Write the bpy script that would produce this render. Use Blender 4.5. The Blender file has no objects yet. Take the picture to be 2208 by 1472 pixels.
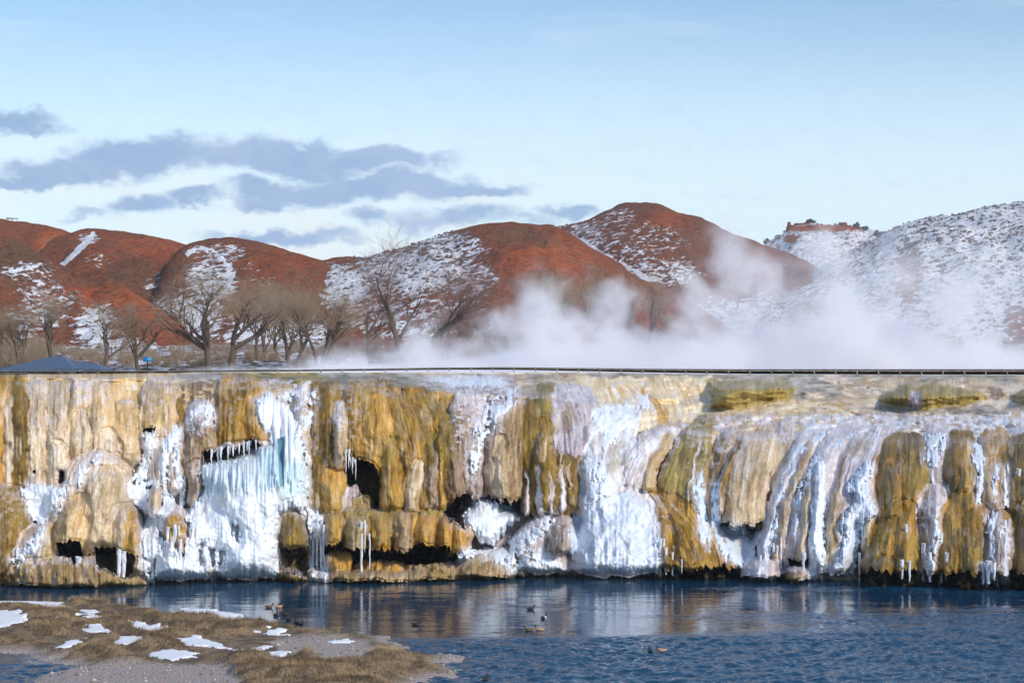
import bpy, math, random
import numpy as np
from mathutils import Vector

# ------------------------------------------------------------------ camera, sky, sun, exposure
F = 4300.0          # focal length measured in photo pixels (photo is 2208 wide)
HZ = 786.0          # horizon row in the photo
CH = 14.0           # camera height above the river
SC = bpy.context.scene
COL = SC.collection
cam_d = bpy.data.cameras.new("camera")
cam = bpy.data.objects.new("camera", cam_d); COL.objects.link(cam)
cam.location = (0, 0, CH); cam.rotation_euler = (math.radians(90), 0, 0)
cam_d.sensor_width = 36.0; cam_d.lens = F / 2208.0 * 36.0
cam_d.shift_y = (HZ - 736.0) / 2208.0
cam_d.clip_start = 0.5; cam_d.clip_end = 20000
SC.camera = cam
SC.view_settings.view_transform = 'Standard'; SC.view_settings.look = 'None'
SC.view_settings.gamma = 1; SC.view_settings.use_curve_mapping = False
SC.view_settings.exposure = 0.61
SC.cycles.volume_bounces = 7
SC.cycles.max_bounces = 8
SC.cycles.diffuse_bounces = 3
SC.cycles.volume_max_steps = 128
SC.cycles.use_denoising = True

SUN_EL, SUN_AZ = 31.0, 134.0     # azimuth clockwise from +Y
sd = Vector((math.sin(math.radians(SUN_AZ)) * math.cos(math.radians(SUN_EL)),
             math.cos(math.radians(SUN_AZ)) * math.cos(math.radians(SUN_EL)),
             math.sin(math.radians(SUN_EL))))
sun_d = bpy.data.lights.new("sun", 'SUN'); sun_d.energy = 2.1; sun_d.angle = math.radians(7.0)
sun_d.color = (1.0, 0.90, 0.76)
sun = bpy.data.objects.new("sun", sun_d); COL.objects.link(sun)
sun.rotation_euler = sd.to_track_quat('Z', 'Y').to_euler(); sun.location = (60, -60, 60)


class NT:
    """small helper for building node trees"""
    def __init__(s, tree): s.t = tree; s.n = tree.nodes; s.l = tree.links
    def new(s, typ, **kw):
        nd = s.n.new(typ)
        for k, v in kw.items(): setattr(nd, k, v)
        return nd
    def _in(s, sock, v):
        if v is None: return
        if isinstance(v, bpy.types.NodeSocket): s.l.new(v, sock)
        else: sock.default_value = v
    def math(s, op, a, b=None, c=None, clamp=False):
        nd = s.new('ShaderNodeMath', operation=op, use_clamp=clamp)
        for i, v in enumerate((a, b, c)): s._in(nd.inputs[i], v)
        return nd.outputs[0]
    def vmath(s, op, a, b=None, out=0):
        nd = s.new('ShaderNodeVectorMath', operation=op)
        s._in(nd.inputs[0], a)
        if b is not None: s._in(nd.inputs[3 if op == 'SCALE' else 1], b)
        return nd.outputs[out]
    def xyz(s, x, y, z):
        nd = s.new('ShaderNodeCombineXYZ')
        for i, v in enumerate((x, y, z)): s._in(nd.inputs[i], v)
        return nd.outputs[0]
    def sep(s, v):
        nd = s.new('ShaderNodeSeparateXYZ'); s._in(nd.inputs[0], v); return nd.outputs
    def noise(s, vec, scale, detail=4, rough=.55, dist=0, col=False):
        nd = s.new('ShaderNodeTexNoise'); s._in(nd.inputs['Vector'], vec)
        nd.inputs['Scale'].default_value = scale; nd.inputs['Detail'].default_value = detail
        nd.inputs['Roughness'].default_value = rough; nd.inputs['Distortion'].default_value = dist
        return nd.outputs['Color' if col else 'Fac']
    def ramp(s, fac, stops):
        nd = s.new('ShaderNodeValToRGB'); s._in(nd.inputs[0], fac)
        cr = nd.color_ramp
        while len(cr.elements) < len(stops): cr.elements.new(0.5)
        for e, (p, c) in zip(cr.elements, stops):
            e.position = p; e.color = (*c, 1) if len(c) == 3 else c
        return nd.outputs[0]
    def smooth(s, v, a, b, lo=0., hi=1.):
        nd = s.new('ShaderNodeMapRange', interpolation_type='SMOOTHSTEP'); s._in(nd.inputs[0], v)
        for i, q in enumerate((a, b, lo, hi)): s._in(nd.inputs[i + 1], q)
        return nd.outputs[0]
    def mix(s, f, a, b, mode='MIX'):
        nd = s.new('ShaderNodeMix', data_type='RGBA', blend_type=mode)
        s._in(nd.inputs[0], f); s._in(nd.inputs[6], a); s._in(nd.inputs[7], b); return nd.outputs[2]
    def bump(s, h, strength, dist, normal=None):
        nd = s.new('ShaderNodeBump'); s._in(nd.inputs['Height'], h)
        s._in(nd.inputs['Strength'], strength); s._in(nd.inputs['Distance'], dist)
        if normal is not None: s._in(nd.inputs['Normal'], normal)
        return nd.outputs[0]


def lin(c):
    """sRGB 0-255 -> linear"""
    c = np.asarray(c, float) / 255.
    return np.where(c <= .04045, c / 12.92, ((c + .055) / 1.055) ** 2.4)
def lc(*c): return tuple(float(v) for v in lin(c)) + (1.0,)


world = bpy.data.worlds.new("World"); SC.world = world; world.use_nodes = True
w = NT(world.node_tree); w.n.clear()
sky = w.new('ShaderNodeTexSky', sky_type='NISHITA')
sky.sun_disc = False; sky.sun_elevation = math.radians(SUN_EL); sky.sun_rotation = math.radians(SUN_AZ)
sky.altitude = 1300; sky.air_density = 1.0; sky.dust_density = 0.6; sky.ozone_density = 1.5
tc = w.new('ShaderNodeTexCoord')
o = w.sep(tc.outputs['Generated'])
yy = w.math('MAXIMUM', o[1], 0.02)
u = w.math('DIVIDE', o[0], yy); v = w.math('DIVIDE', o[2], yy)
uv = w.xyz(u, v, 0.0)
wn = w.noise(w.vmath('MULTIPLY', uv, (1.0, 1.5, 1)), 22, 6, .62, col=True)
wc = w.vmath('SUBTRACT', wn, (.5, .5, .5))
uvw = w.vmath('ADD', uv, w.vmath('MULTIPLY', wc, (.062, .034, 0)))
# clouds: (px, py, rx, ry, weight) of soft lenticular banks low over the hills
CL = [(25, 252, 110, 22, .8), (70, 268, 95, 14, .7), (300, 325, 165, 46, 1.15), (150, 362, 190, 30, 1.15), (500, 335, 150, 40, .95),
      (60, 385, 110, 16, 1), (640, 345, 200, 34, 1.05), (830, 335, 140, 24, 1), (300, 435, 80, 24, .8), (410, 425, 70, 18, .9),
      (650, 412, 190, 26, .95), (830, 392, 230, 34, 1.15), (980, 398, 190, 18, 1), (560, 430, 90, 18, .8), (180, 452, 90, 12, .5), (800, 460, 80, 22, .65),
      (990, 470, 170, 30, .7), (1225, 452, 75, 17, .8), (600, 505, 190, 20, .9), (1130, 468, 100, 16, .45), (760, 512, 50, 10, .4)]
acc = None
for (cx, cy, rx, ry, wt) in CL:
    dd = w.vmath('MULTIPLY', w.vmath('SUBTRACT', uvw, ((cx - 1104) / F, (HZ - cy) / F, 0)), (F / rx / 1.18, F / ry / 1.3, 0))
    ln = w.vmath('LENGTH', dd, out=1)
    g = w.math('MULTIPLY', w.smooth(ln, 1.25, 0.1), wt)
    acc = g if acc is None else w.math('SMOOTH_MAX', acc, g, 0.12)
cf = w.smooth(w.math('ADD', acc, w.math('MULTIPLY', w.math('SUBTRACT', w.noise(w.vmath('MULTIPLY', uv, (1, 1.9, 1)), 60, 9, .66, .5), .5), .75)), .04, .80)
cf = w.math('MULTIPLY', cf, .96)
elev = v
# grade the sky: paler, faintly cyan low down
tint = w.ramp(w.math('MULTIPLY', elev, 2.0), [(0.0, (.76, .76, .78)), (.2, (.84, .86, .86)), (.36, (.70, .77, .79)), (.7, (.95, 1.0, 1.05))])
skc = w.mix(1.0, sky.outputs[0], tint, 'MULTIPLY')
# pale veil of high cirrus
cir = w.noise(w.vmath('MULTIPLY', uv, (1.0, 7.0, 1)), 7, 6, .6, .6)
cirf = w.math('MULTIPLY', w.smooth(cir, .42, .75), .34)
lowv = w.smooth(elev, .19, .07, .08, .78)
veil = w.math('MAXIMUM', cirf, lowv)
skc = w.mix(veil, skc, (4.3, 5.1, 5.6, 1))
# warm white glow bank around the low clouds
wb = w.noise(w.vmath('MULTIPLY', uv, (1.0, 3.5, 1)), 16, 5, .6)
wbf = w.math('MULTIPLY', w.math('MULTIPLY', w.smooth(wb, .40, .62), w.smooth(elev, .125, .07)), w.smooth(u, .08, -.08, 0, .75))
skc = w.mix(wbf, skc, (4.9, 5.2, 5.3, 1))
cn = w.noise(uvw, 30, 4)
ccol = w.mix(w.smooth(cn, .3, .7), (1.75, 2.6, 4.0, 1), (2.25, 3.0, 4.3, 1))
skc = w.mix(cf, skc, ccol)
bg = w.new('ShaderNodeBackground'); w._in(bg.inputs[0], skc); bg.inputs[1].default_value = 0.118
wo = w.new('ShaderNodeOutputWorld'); w.l.new(bg.outputs[0], wo.inputs[0])

# ------------------------------------------------------------------ helpers
def _h(ix, iy, seed):
    n = (ix.astype(np.int64) * 374761393 + iy.astype(np.int64) * 668265263 + seed * 1442695041) & 0xffffffff
    n = ((n ^ (n >> 13)) * 1274126177) & 0xffffffff
    n = n ^ (n >> 16)
    return (n & 0xffff) / 65535.0
def vn(x, y, seed=0):
    x = np.asarray(x, float); y = np.asarray(y, float)
    x0 = np.floor(x); y0 = np.floor(y); fx = x - x0; fy = y - y0
    fx = fx * fx * fx * (fx * (fx * 6 - 15) + 10); fy = fy * fy * fy * (fy * (fy * 6 - 15) + 10)
    a = _h(x0, y0, seed); b = _h(x0 + 1, y0, seed); c = _h(x0, y0 + 1, seed); d = _h(x0 + 1, y0 + 1, seed)
    return (a + (b - a) * fx) * (1 - fy) + (c + (d - c) * fx) * fy
def fbm(x, y, seed=0, octv=4, g=.5):
    s = 0; a = 1; tot = 0
    for i in range(octv):
        s = s + a * vn(np.asarray(x) * 2 ** i + i * 17.3, np.asarray(y) * 2 ** i + i * 9.1, seed + i); tot += a; a *= g
        x, y = .82 * np.asarray(x) - .57 * np.asarray(y), .57 * np.asarray(x) + .82 * np.asarray(y)
    return s / tot
def ss(x, a, b):
    t = np.clip((x - a) / (b - a), 0, 1); return t * t * (3 - 2 * t)
def blur(a, k):
    for _ in range(3):
        for ax in (0, 1):
            n = a.shape[ax]; pad = [(0, 0), (0, 0)]; pad[ax] = (k + 1, k)
            c = np.cumsum(np.pad(a, pad, mode='edge'), axis=ax)
            a = (np.take(c, np.arange(2 * k + 1, 2 * k + 1 + n), axis=ax) - np.take(c, np.arange(n), axis=ax)) / (2 * k + 1)
    return a
def poly_sd(X, Y, pts):
    """signed distance, positive inside"""
    pts = np.asarray(pts, float); n = len(pts)
    d = np.full(X.shape, 1e9); ins = np.zeros(X.shape, bool)
    for i in range(n):
        ax, ay = pts[i]; bx, by = pts[(i + 1) % n]
        ex, ey = bx - ax, by - ay; wx, wy = X - ax, Y - ay
        t = np.clip((wx * ex + wy * ey) / (ex * ex + ey * ey + 1e-9), 0, 1)
        d = np.minimum(d, (wx - ex * t) ** 2 + (wy - ey * t) ** 2)
        c = ((ay > Y) != (by > Y)) & (X < ex * (Y - ay) / (ey if abs(ey) > 1e-9 else 1e-9) + ax)
        ins ^= c
    return np.where(ins, 1, -1) * np.sqrt(d)
def line_d(X, Y, pts):
    d = np.full(X.shape, 1e9)
    for (ax, ay), (bx, by) in zip(pts[:-1], pts[1:]):
        ex, ey = bx - ax, by - ay
        t = np.clip(((X - ax) * ex + (Y - ay) * ey) / (ex * ex + ey * ey), 0, 1)
        d = np.minimum(d, np.hypot(X - ax - ex * t, Y - ay - ey * t))
    return d
def at(px, py, D):
    return ((px - 1104) / F * D, D, CH - (py - HZ) / F * D)
def mark(o, label=None, cat=None, group=None, kind=None):
    if label: o['label'] = label
    if cat: o['category'] = cat
    if group: o['group'] = group
    if kind: o['kind'] = kind
    return o
def link(name, me, mat=None, parent=None):
    o = bpy.data.objects.new(name, me); COL.objects.link(o)
    if mat is not None: me.materials.append(mat)
    if parent is not None: o.parent = parent
    return o
def empty(name, loc, label, cat, group=None):
    o = bpy.data.objects.new(name, None); COL.objects.link(o); o.location = loc; o.empty_display_size = .3
    return mark(o, label, cat, group)
def mesh_np(name, co, faces, attrs=None, smooth=True):
    """faces: (n,4) or (n,3) int array"""
    me = bpy.data.meshes.new(name)
    co = np.asarray(co, np.float32); faces = np.asarray(faces, np.int32); k = faces.shape[1]
    me.vertices.add(len(co)); me.vertices.foreach_set('co', co.ravel())
    me.loops.add(faces.size); me.loops.foreach_set('vertex_index', faces.ravel())
    me.polygons.add(len(faces)); me.polygons.foreach_set('loop_start', np.arange(0, faces.size, k, dtype=np.int32))
    me.update(calc_edges=True)
    if smooth: me.polygons.foreach_set('use_smooth', np.ones(len(faces), bool))
    for nm, (typ, arr) in (attrs or {}).items():
        a = me.attributes.new(nm, typ, 'POINT')
        a.data.foreach_set({'FLOAT_COLOR': 'color', 'FLOAT_VECTOR': 'vector', 'FLOAT': 'value'}[typ], np.asarray(arr, np.float32).ravel())
    me.validate(); return me
def grid_faces(nr, nc, mask=None):
    i = np.arange(nr * nc).reshape(nr, nc)
    f = np.stack([i[:-1, :-1], i[1:, :-1], i[1:, 1:], i[:-1, 1:]], -1)
    if mask is not None:
        m = mask[:-1, :-1] & mask[1:, :-1] & mask[1:, 1:] & mask[:-1, 1:]; f = f[m]
    return f.reshape(-1, 4)
def compact(co, faces, *arrs):
    used = np.unique(faces); mp = np.zeros(len(co), np.int64); mp[used] = np.arange(len(used))
    return (co[used], mp[faces]) + tuple(a[used] for a in arrs)

class MB:
    """collects tubes and boxes into one mesh"""
    def __init__(s): s.v = []; s.q = []; s.n = 0
    def tube(s, pts, rad, k=4, cap=False):
        pts = np.asarray(pts, float); n = len(pts)
        d = np.gradient(pts, axis=0); d /= np.linalg.norm(d, axis=1)[:, None] + 1e-9
        ref = np.array([0.31, .95, .05]) if abs(d[0][2]) > .8 else np.array([0, 0, 1.])
        a = np.cross(d, ref); a /= np.linalg.norm(a, axis=1)[:, None] + 1e-9; b = np.cross(d, a)
        th = np.arange(k) * 2 * math.pi / k
        r = np.asarray(rad, float).reshape(-1, 1, 1) * np.ones((n, 1, 1))
        ring = pts[:, None, :] + r * (np.cos(th)[None, :, None] * a[:, None, :] + np.sin(th)[None, :, None] * b[:, None, :])
        s.v.append(ring.reshape(-1, 3))
        i = np.arange(n - 1)[:, None] * k; j = np.arange(k)[None, :]; j2 = (j + 1) % k
        s.q.append((np.stack([i + j, i + j2, i + k + j2, i + k + j], -1).reshape(-1, 4)) + s.n)
        s.n += n * k
        if cap and k == 4:
            s.q.append(np.array([[0, 3, 2, 1]]) + s.n - n * k); s.q.append(np.array([[0, 1, 2, 3]]) + s.n - k)
    def box(s, c, sz, rz=0., top=1.0):
        x, y, z = [q / 2 for q in sz]
        p = np.array([[-x, -y, -z], [x, -y, -z], [x, y, -z], [-x, y, -z], [-x * top, -y * top, z], [x * top, -y * top, z], [x * top, y * top, z], [-x * top, y * top, z]])
        cr, sr = math.cos(rz), math.sin(rz); R = np.array([[cr, sr, 0], [-sr, cr, 0], [0, 0, 1]])
        s.v.append(p @ R + np.asarray(c, float))
        s.q.append(np.array([[0, 3, 2, 1], [4, 5, 6, 7], [0, 1, 5, 4], [1, 2, 6, 5], [2, 3, 7, 6], [3, 0, 4, 7]]) + s.n); s.n += 8
    def hexa(s, p8):
        s.v.append(np.asarray(p8, float)); s.q.append(np.array([[0, 3, 2, 1], [4, 5, 6, 7], [0, 1, 5, 4], [1, 2, 6, 5], [2, 3, 7, 6], [3, 0, 4, 7]]) + s.n); s.n += 8
    def build(s, name, mat, parent=None, smooth=True, origin=None):
        co = np.concatenate(s.v)
        if origin is not None: co = co - np.asarray(origin)
        o = link(name, mesh_np(name, co, np.concatenate(s.q), smooth=smooth), mat, parent)
        return o

def new_mat(name):
    m = bpy.data.materials.new(name); m.use_nodes = True; t = NT(m.node_tree); t.n.clear()
    p = t.new('ShaderNodeBsdfPrincipled'); out = t.new('ShaderNodeOutputMaterial'); t.l.new(p.outputs[0], out.inputs[0])
    return m, t, p, out
def simple_mat(name, c1, c2, scale=6, rough=.7, bump=.0, spec=.4):
    m, t, p, _ = new_mat(name)
    geo = t.new('ShaderNodeNewGeometry').outputs['Position']
    n = t.noise(geo, scale, 4)
    t._in(p.inputs['Base Color'], t.mix(t.smooth(n, .35, .65), lc(*c1), lc(*c2)))
    p.inputs['Roughness'].default_value = rough; p.inputs['Specular IOR Level'].default_value = spec
    if bump: t._in(p.inputs['Normal'], t.bump(n, bump, .05))
    return m

# ------------------------------------------------------------------ the terrace
GX = np.arange(-150, 2362, 1.6); GY = np.arange(803, 1274, 1.4)
PX, PY = np.meshgrid(GX, GY); NR, NC = PX.shape
YT = np.interp(PX, [0, 500, 900, 1300, 1600, 2208], [804, 803, 803, 803.5, 807, 808.5]); PY = YT + (PY - 803) * (1274 - YT) / (1274 - 803)
def prof(x, pts): 
    a = np.array(pts, float); return np.interp(x, a[:, 0], a[:, 1])
Y_BASE = [(-200, 1254), (0, 1257), (200, 1252), (330, 1247), (560, 1244), (700, 1242), (1000, 1238), (1200, 1236), (1400, 1238), (1600, 1241), (1800, 1247), (2000, 1253), (2400, 1262)]
Y_EDGE = [(-200, 813), (300, 814), (560, 818), (700, 824), (900, 838), (1050, 852), (1180, 850), (1300, 872), (1400, 912), (1500, 926), (1650, 932), (1800, 938), (2000, 940), (2400, 944)]
D_BACK = [(-200, 146), (300, 146.5), (600, 151), (900, 162), (1200, 168), (1500, 172), (1900, 178), (2400, 182)]
ybase = prof(PX, Y_BASE); yedge = prof(PX, Y_EDGE) + 5 * (fbm(PX / 60, PX * 0, 4) - .5); dback = prof(PX, D_BACK)
D0 = CH * F / (ybase - HZ)
lean = prof(PX, [(-200, 5), (600, 4.5), (1200, 6), (1500, 9), (2400, 8)])
RA = prof(PX, [(0, 3), (1000, 3.2), (1400, 7), (2300, 7)]); RS = prof(PX, [(0, .68), (1000, .66), (1400, .40), (2300, .45)])
hh = np.clip((ybase - PY) / (ybase - yedge), -.3, 1)
Dface = D0 + lean * np.where(hh > 0, hh, hh * .2) ** 1 + RA * np.clip((hh - RS) / (1 - RS), 0, 1) ** 2.2
hmax = 1.0
De = D0 + lean + RA
a_ = (yedge - HZ) / F * De; c_ = (805 - HZ) / F * dback
b_ = (c_ - a_) / (dback - De)
k_ = (PY - HZ) / F
Dplat = (a_ - b_ * De) / np.maximum(k_ - b_, 1e-4)
DB = np.where(PY < yedge, Dplat, Dface)
DB = np.clip(DB, 100, dback)
face = ss(PY, yedge - 6, yedge + 16)
P = np.zeros_like(PX); C = np.zeros(PX.shape + (3,)); FL = np.stack([PX, PY * .12, PX * 0], -1); CAVE_SHADE = np.zeros_like(PX)
W1 = (fbm(PX / 30, PY / 30, 11, 4) - .5); W2 = (fbm(PX / 26, PY / 26, 12, 4) - .5)
W3 = (fbm(PX / 7, PY / 22, 13, 3) - .5)

PAL = {  # dark, mid, light, accent (sRGB)
 'gold':  [(92, 68, 16), (156, 116, 32), (192, 150, 68), (214, 184, 130)],
 'dgold': [(62, 48, 14), (116, 90, 22), (150, 116, 34), (180, 146, 74)],
 'orange':[(140, 98, 28), (192, 144, 58), (214, 170, 90), (228, 194, 136)],
 'olive': [(100, 86, 34), (146, 126, 54), (172, 150, 82), (198, 180, 132)],
 'cream': [(182, 148, 98), (214, 182, 132), (230, 204, 164), (240, 230, 218)],
 'pale':  [(172, 146, 116), (216, 192, 160), (230, 214, 192), (238, 232, 228)],
 'warm':  [(200, 160, 100), (232, 208, 166), (242, 226, 196), (244, 236, 222)],
 'brown': [(84, 64, 50), (138, 114, 92), (172, 148, 126), (206, 194, 192)],
 'tan':   [(156, 130, 96), (198, 174, 140), (220, 202, 172), (234, 228, 218)],
 'lilac': [(112, 98, 104), (164, 152, 160), (200, 192, 204), (228, 226, 238)],
 'frost': [(158, 142, 142), (208, 198, 203), (228, 224, 232), (242, 244, 250)],
 'icy':   [(186, 184, 188), (220, 222, 230), (236, 240, 246), (246, 249, 252)],
 'grey':  [(118, 108, 92), (156, 146, 130), (176, 166, 156), (206, 200, 200)],
 'tanb':  [(112, 88, 58), (154, 126, 88), (182, 154, 112), (208, 190, 160)],
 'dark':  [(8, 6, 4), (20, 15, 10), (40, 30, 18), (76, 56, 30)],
 'cave':  [(4, 3, 3), (8, 7, 6), (18, 14, 10), (34, 28, 22)],  # near-black: paints shade into hollows the sun would otherwise light
}
PALL = {k: np.array([lin(c) for c in v]) for k, v in PAL.items()}
def pal(kind, a, b):
    p = PALL[kind]; t = np.clip(a, 0, 1)[..., None]
    c = np.where(t < .5, p[0] + (p[1] - p[0]) * t * 2, p[1] + (p[2] - p[1]) * (t * 2 - 1))
    bb = np.clip(b, 0, 1)[..., None]
    return c * (1 - bb) + p[3] * bb
LID = [0]
def sl(x0, x1, y0, y1, m=16):
    i0, i1 = np.searchsorted(GY, y0 - m), np.searchsorted(GY, y1 + m)
    j0, j1 = np.searchsorted(GX, x0 - m), np.searchsorted(GX, x1 + m)
    return slice(i0, i1), slice(j0, j1)
def streak(kind, fx, y, sid, vs=1.0, acc=.5):
    a = .30 * fbm(fx / 16, y / (110 * vs), sid, 3) + .30 * fbm(fx / 5, y / (48 * vs), sid + 3, 3) + .17 * vn(fx / 2.2, y / 26, sid + 4) + .34 * fbm(fx / 30, y / 34, sid + 5, 4)
    a = (a - .555) * 2.7 + .52
    b = ss(.7 * fbm(fx / 6, y / (60 * vs), sid + 7, 4) + .3 * fbm(fx / 24, y / 40, sid + 8, 3), .55, .70) * acc * (.6 if kind in ('gold', 'dgold', 'olive', 'orange') else 1)
    return pal(kind, a, b)
def fill(pts, kind, horiz=False, p=None, edge=10, amt=1.0, acc=.5, speck=0.):
    """colour a patch of the base surface"""
    pts = np.array(pts, float); LID[0] += 1; sid = LID[0] * 31
    s = sl(pts[:, 0].min(), pts[:, 0].max(), pts[:, 1].min(), pts[:, 1].max())
    X, Y = PX[s], PY[s]
    sd = poly_sd(X + 26 * W1[s] + 8 * W3[s], Y + 18 * W2[s], pts) + edge * .4 * (fbm(X / 6, Y / 6, sid, 3) - .5)
    if horiz: sd = sd + 34 * (fbm(X / 40, Y / 12, sid + 3, 4) - .5)
    m = ss(sd, -edge * (.9 if horiz else .3), edge * (.9 if horiz else .3))[..., None] * amt
    if speck: m = m * ss(fbm(X / 9, Y / 5, sid + 5, 3), speck - .06, speck + .06)[..., None]
    if horiz: c = pal(kind, (fbm(X / 32, Y / 8, sid, 5, .6) - .5) * 2.8 + .5, ss(fbm(X / 26, Y / 5, sid + 9, 5), .54, .70) * acc)
    else: c = streak(kind, X, Y, sid, acc=acc)
    C[s] = C[s] * (1 - m) + c * m
    if p is not None: P[s] = P[s] * (1 - m[..., 0]) + p * m[..., 0]
    if horiz:
        f = FL[s]; m1 = m[..., 0] > .5; f[m1] = np.stack([Y * 2.5, X * .25, Y * 0 + sid], -1)[m1]
def lobe(x0, x1, y0, y1, kind, prot=1.6, apex=None, rd=.35, topw=.12, base=0., rag=7, bot=1.0, frost=0., acc=.5, flute=1.0, vs=1.0, fk='frost', hang=0):
    LID[0] += 1; sid = LID[0] * 31
    s = sl(min(x0, (apex or x0)), max(x1, (apex or x1)), y0, y1, 24); X = PX[s] + 17 * W1[s] + 6 * W3[s]; Y = PY[s] + 14 * W2[s]
    t = (Y - y0) / (y1 - y0); xm = (x0 + x1) / 2
    ax = xm if apex is None else apex
    tt = np.clip(t, 0, 1.1)
    xc = ax + (xm - ax) * (1 - (1 - np.clip(tt, 0, 1)) ** 2)
    rr = np.sqrt(np.clip(1 - (1 - np.clip(t / rd, 0, 1)) ** 2, 0, 1))
    hw = (x1 - x0) / 2 * (topw + (1 - topw) * rr) * (1 + (bot - 1) * tt) + 1e-3
    q = (X - xc) / hw; fx = (PX[s] + 5 * W1[s] - xc) * (.5 + .5 * (x1 - x0) / 2 / hw) + 0 * q
    fx = np.clip(fx, -2 * (x1 - x0), 2 * (x1 - x0))
    ybot = y1 + rag * 2.2 * (fbm(fx / 6.5, fx * 0 + sid, sid, 2) - .5) - (y1 - y0) * .10 * np.abs(q) ** 3
    ins = (np.abs(q) < 1) & (t > 0) & (Y < ybot)
    cross = np.sqrt(np.clip(1 - np.abs(q) ** 2.1, 0, 1))
    gt = np.sqrt(np.clip(1 - (1 - np.clip(t / (rd * 1.7), 0, 1)) ** 2, 0, 1))
    f1 = 1 - np.abs(2 * fbm(fx / 12, Y / (150 * vs), sid + 1, 2) - 1) * 1.6
    f2 = fbm(fx / 4.6, Y / (60 * vs), sid + 2, 3) - .5
    f3 = fbm(X / 22, Y / 34, sid + 6, 3) - .5
    p = base + prot * (.20 + .80 * cross) * (.25 + .75 * gt) + flute * (.20 * (f1 - .4) + .22 * f2 + .8 * f3 + .22 * (fbm(fx / 2.6, Y / 30, sid + 12, 2) - .5)) * np.minimum(1, cross * 2.0)
    p = p - (.35 * prot) * ss(t, .86, 1.02) * (0 if hang else 1)
    p = np.maximum(p, P[s] - .22)
    c = streak(kind, fx, Y, sid, vs, acc)
    if frost:
        fr = ss(fbm(X / 9, Y / 6, sid + 4, 4) + .55 * (1 - np.clip(t / .55, 0, 1)) * frost - .35 * np.clip(t, 0, 1), .50, .66)[..., None] * min(1, frost * 1.2)
        c = c * (1 - fr) + streak(fk, fx, Y, sid + 8) * fr
    # lobe colour blends in softly at its edges
    Pm = P[s]; Cm = C[s]; Fm = FL[s]
    Pm[ins] = p[ins]
    al = np.clip(np.minimum((1 - np.abs(q)) * hw / 4.5, np.minimum(t * (y1 - y0) / 8, (ybot - Y) / 3)) + .9 * (fbm(X / 4, Y / 12, sid + 11, 2) - .5), 0, 1)
    al = (al * al * (3 - 2 * al) * ins)[..., None]; Cm[:] = Cm * (1 - al) + c * al
    Fm[ins] = np.stack([fx + sid, Y * .12, Y * 0 + sid], -1)[ins]
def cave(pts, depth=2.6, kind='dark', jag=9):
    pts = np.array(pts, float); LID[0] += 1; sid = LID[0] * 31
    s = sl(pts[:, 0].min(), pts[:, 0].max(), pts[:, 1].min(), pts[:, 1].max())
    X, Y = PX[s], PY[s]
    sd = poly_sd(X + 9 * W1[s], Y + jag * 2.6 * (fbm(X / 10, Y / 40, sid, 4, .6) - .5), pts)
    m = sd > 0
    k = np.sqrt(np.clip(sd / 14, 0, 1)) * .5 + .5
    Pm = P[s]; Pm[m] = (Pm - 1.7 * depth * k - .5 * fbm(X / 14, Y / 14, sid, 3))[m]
    Cm = C[s]; Cm[m] = (pal(kind, fbm(X / 10, Y / 10, sid, 4) * 1.5 - .2, ss(fbm(X / 8, Y / 8, sid + 4, 3), .6, .7) * .6))[m]  # hollow coloured dark: wet rock with its shade painted in
    CAVE_SHADE[s][m] = 1

# general base colours
fill([(-300, 780), (620, 780), (620, 1300), (-300, 1300)], 'cream', edge=1)
fill([(600, 780), (1020, 780), (1020, 1300), (600, 1300)], 'gold', edge=4)
fill([(980, 780), (1180, 780), (1180, 1300), (980, 1300)], 'brown', edge=8)
fill([(1160, 780), (2500, 780), (2500, 1300), (1160, 1300)], 'tan', edge=8)
fill([(1750, 930), (2500, 930), (2500, 1300), (1850, 1300)], 'gold', edge=8)
# plateau and ledge tops
fill([(-200, 795), (60, 795), (70, 835), (-200, 850)], 'gold')
fill([(60, 795), (385, 795), (380, 836), (60, 845)], 'cream', acc=.8)
fill([(140, 822), (240, 818), (240, 834), (130, 840)], 'frost', True, amt=.7)
fill([(370, 795), (520, 795), (520, 832), (380, 840)], 'grey', True)
fill([(375, 825), (560, 822), (560, 880), (395, 880)], 'brown', speck=.35)
fill([(500, 800), (720, 800), (740, 835), (520, 838)], 'olive', True)
fill([(560, 818), (690, 822), (690, 868), (560, 860)], 'frost', speck=.42)
fill([(690, 795), (1010, 795), (1010, 850), (720, 845)], 'grey', True)
fill([(850, 795), (2400, 795), (2400, 822), (850, 822)], 'grey', True)
fill([(900, 800), (1130, 800), (1110, 815), (950, 813)], 'pale', True)
fill([(920, 812), (1080, 806), (1110, 828), (1080, 838), (980, 836)], 'icy', True)
fill([(840, 838), (880, 836), (900, 862), (870, 866)], 'brown')
fill([(985, 832), (1125, 828), (1130, 900), (1000, 900)], 'brown', speck=.3)
fill([(1000, 835), (1120, 832), (1125, 880), (1010, 890)], 'icy', speck=.52)
fill([(1110, 812), (1260, 808), (1260, 834), (1120, 836)], 'tan', True)
fill([(1240, 812), (1540, 812), (1535, 890), (1440, 930), (1320, 930), (1300, 870)], 'warm', acc=.8)
fill([(1530, 820), (1720, 818), (1720, 880), (1560, 885), (1535, 878)], 'olive')
fill([(1570, 862), (1900, 850), (2000, 900), (1850, 925), (1680, 935), (1500, 935), (1440, 925), (1500, 890)], 'tan', True)
fill([(1600, 905), (1740, 850), (1860, 880), (1800, 905), (1680, 932)], 'warm', True, speck=.34)
fill([(1700, 808), (1830, 808), (1900, 850), (1720, 860)], 'grey', True)
fill([(1770, 812), (1890, 812), (1920, 885), (1840, 880)], 'pale', True, speck=.35)
fill([(1850, 880), (2400, 870), (2400, 945), (1850, 935)], 'grey', True, acc=.9)
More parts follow.
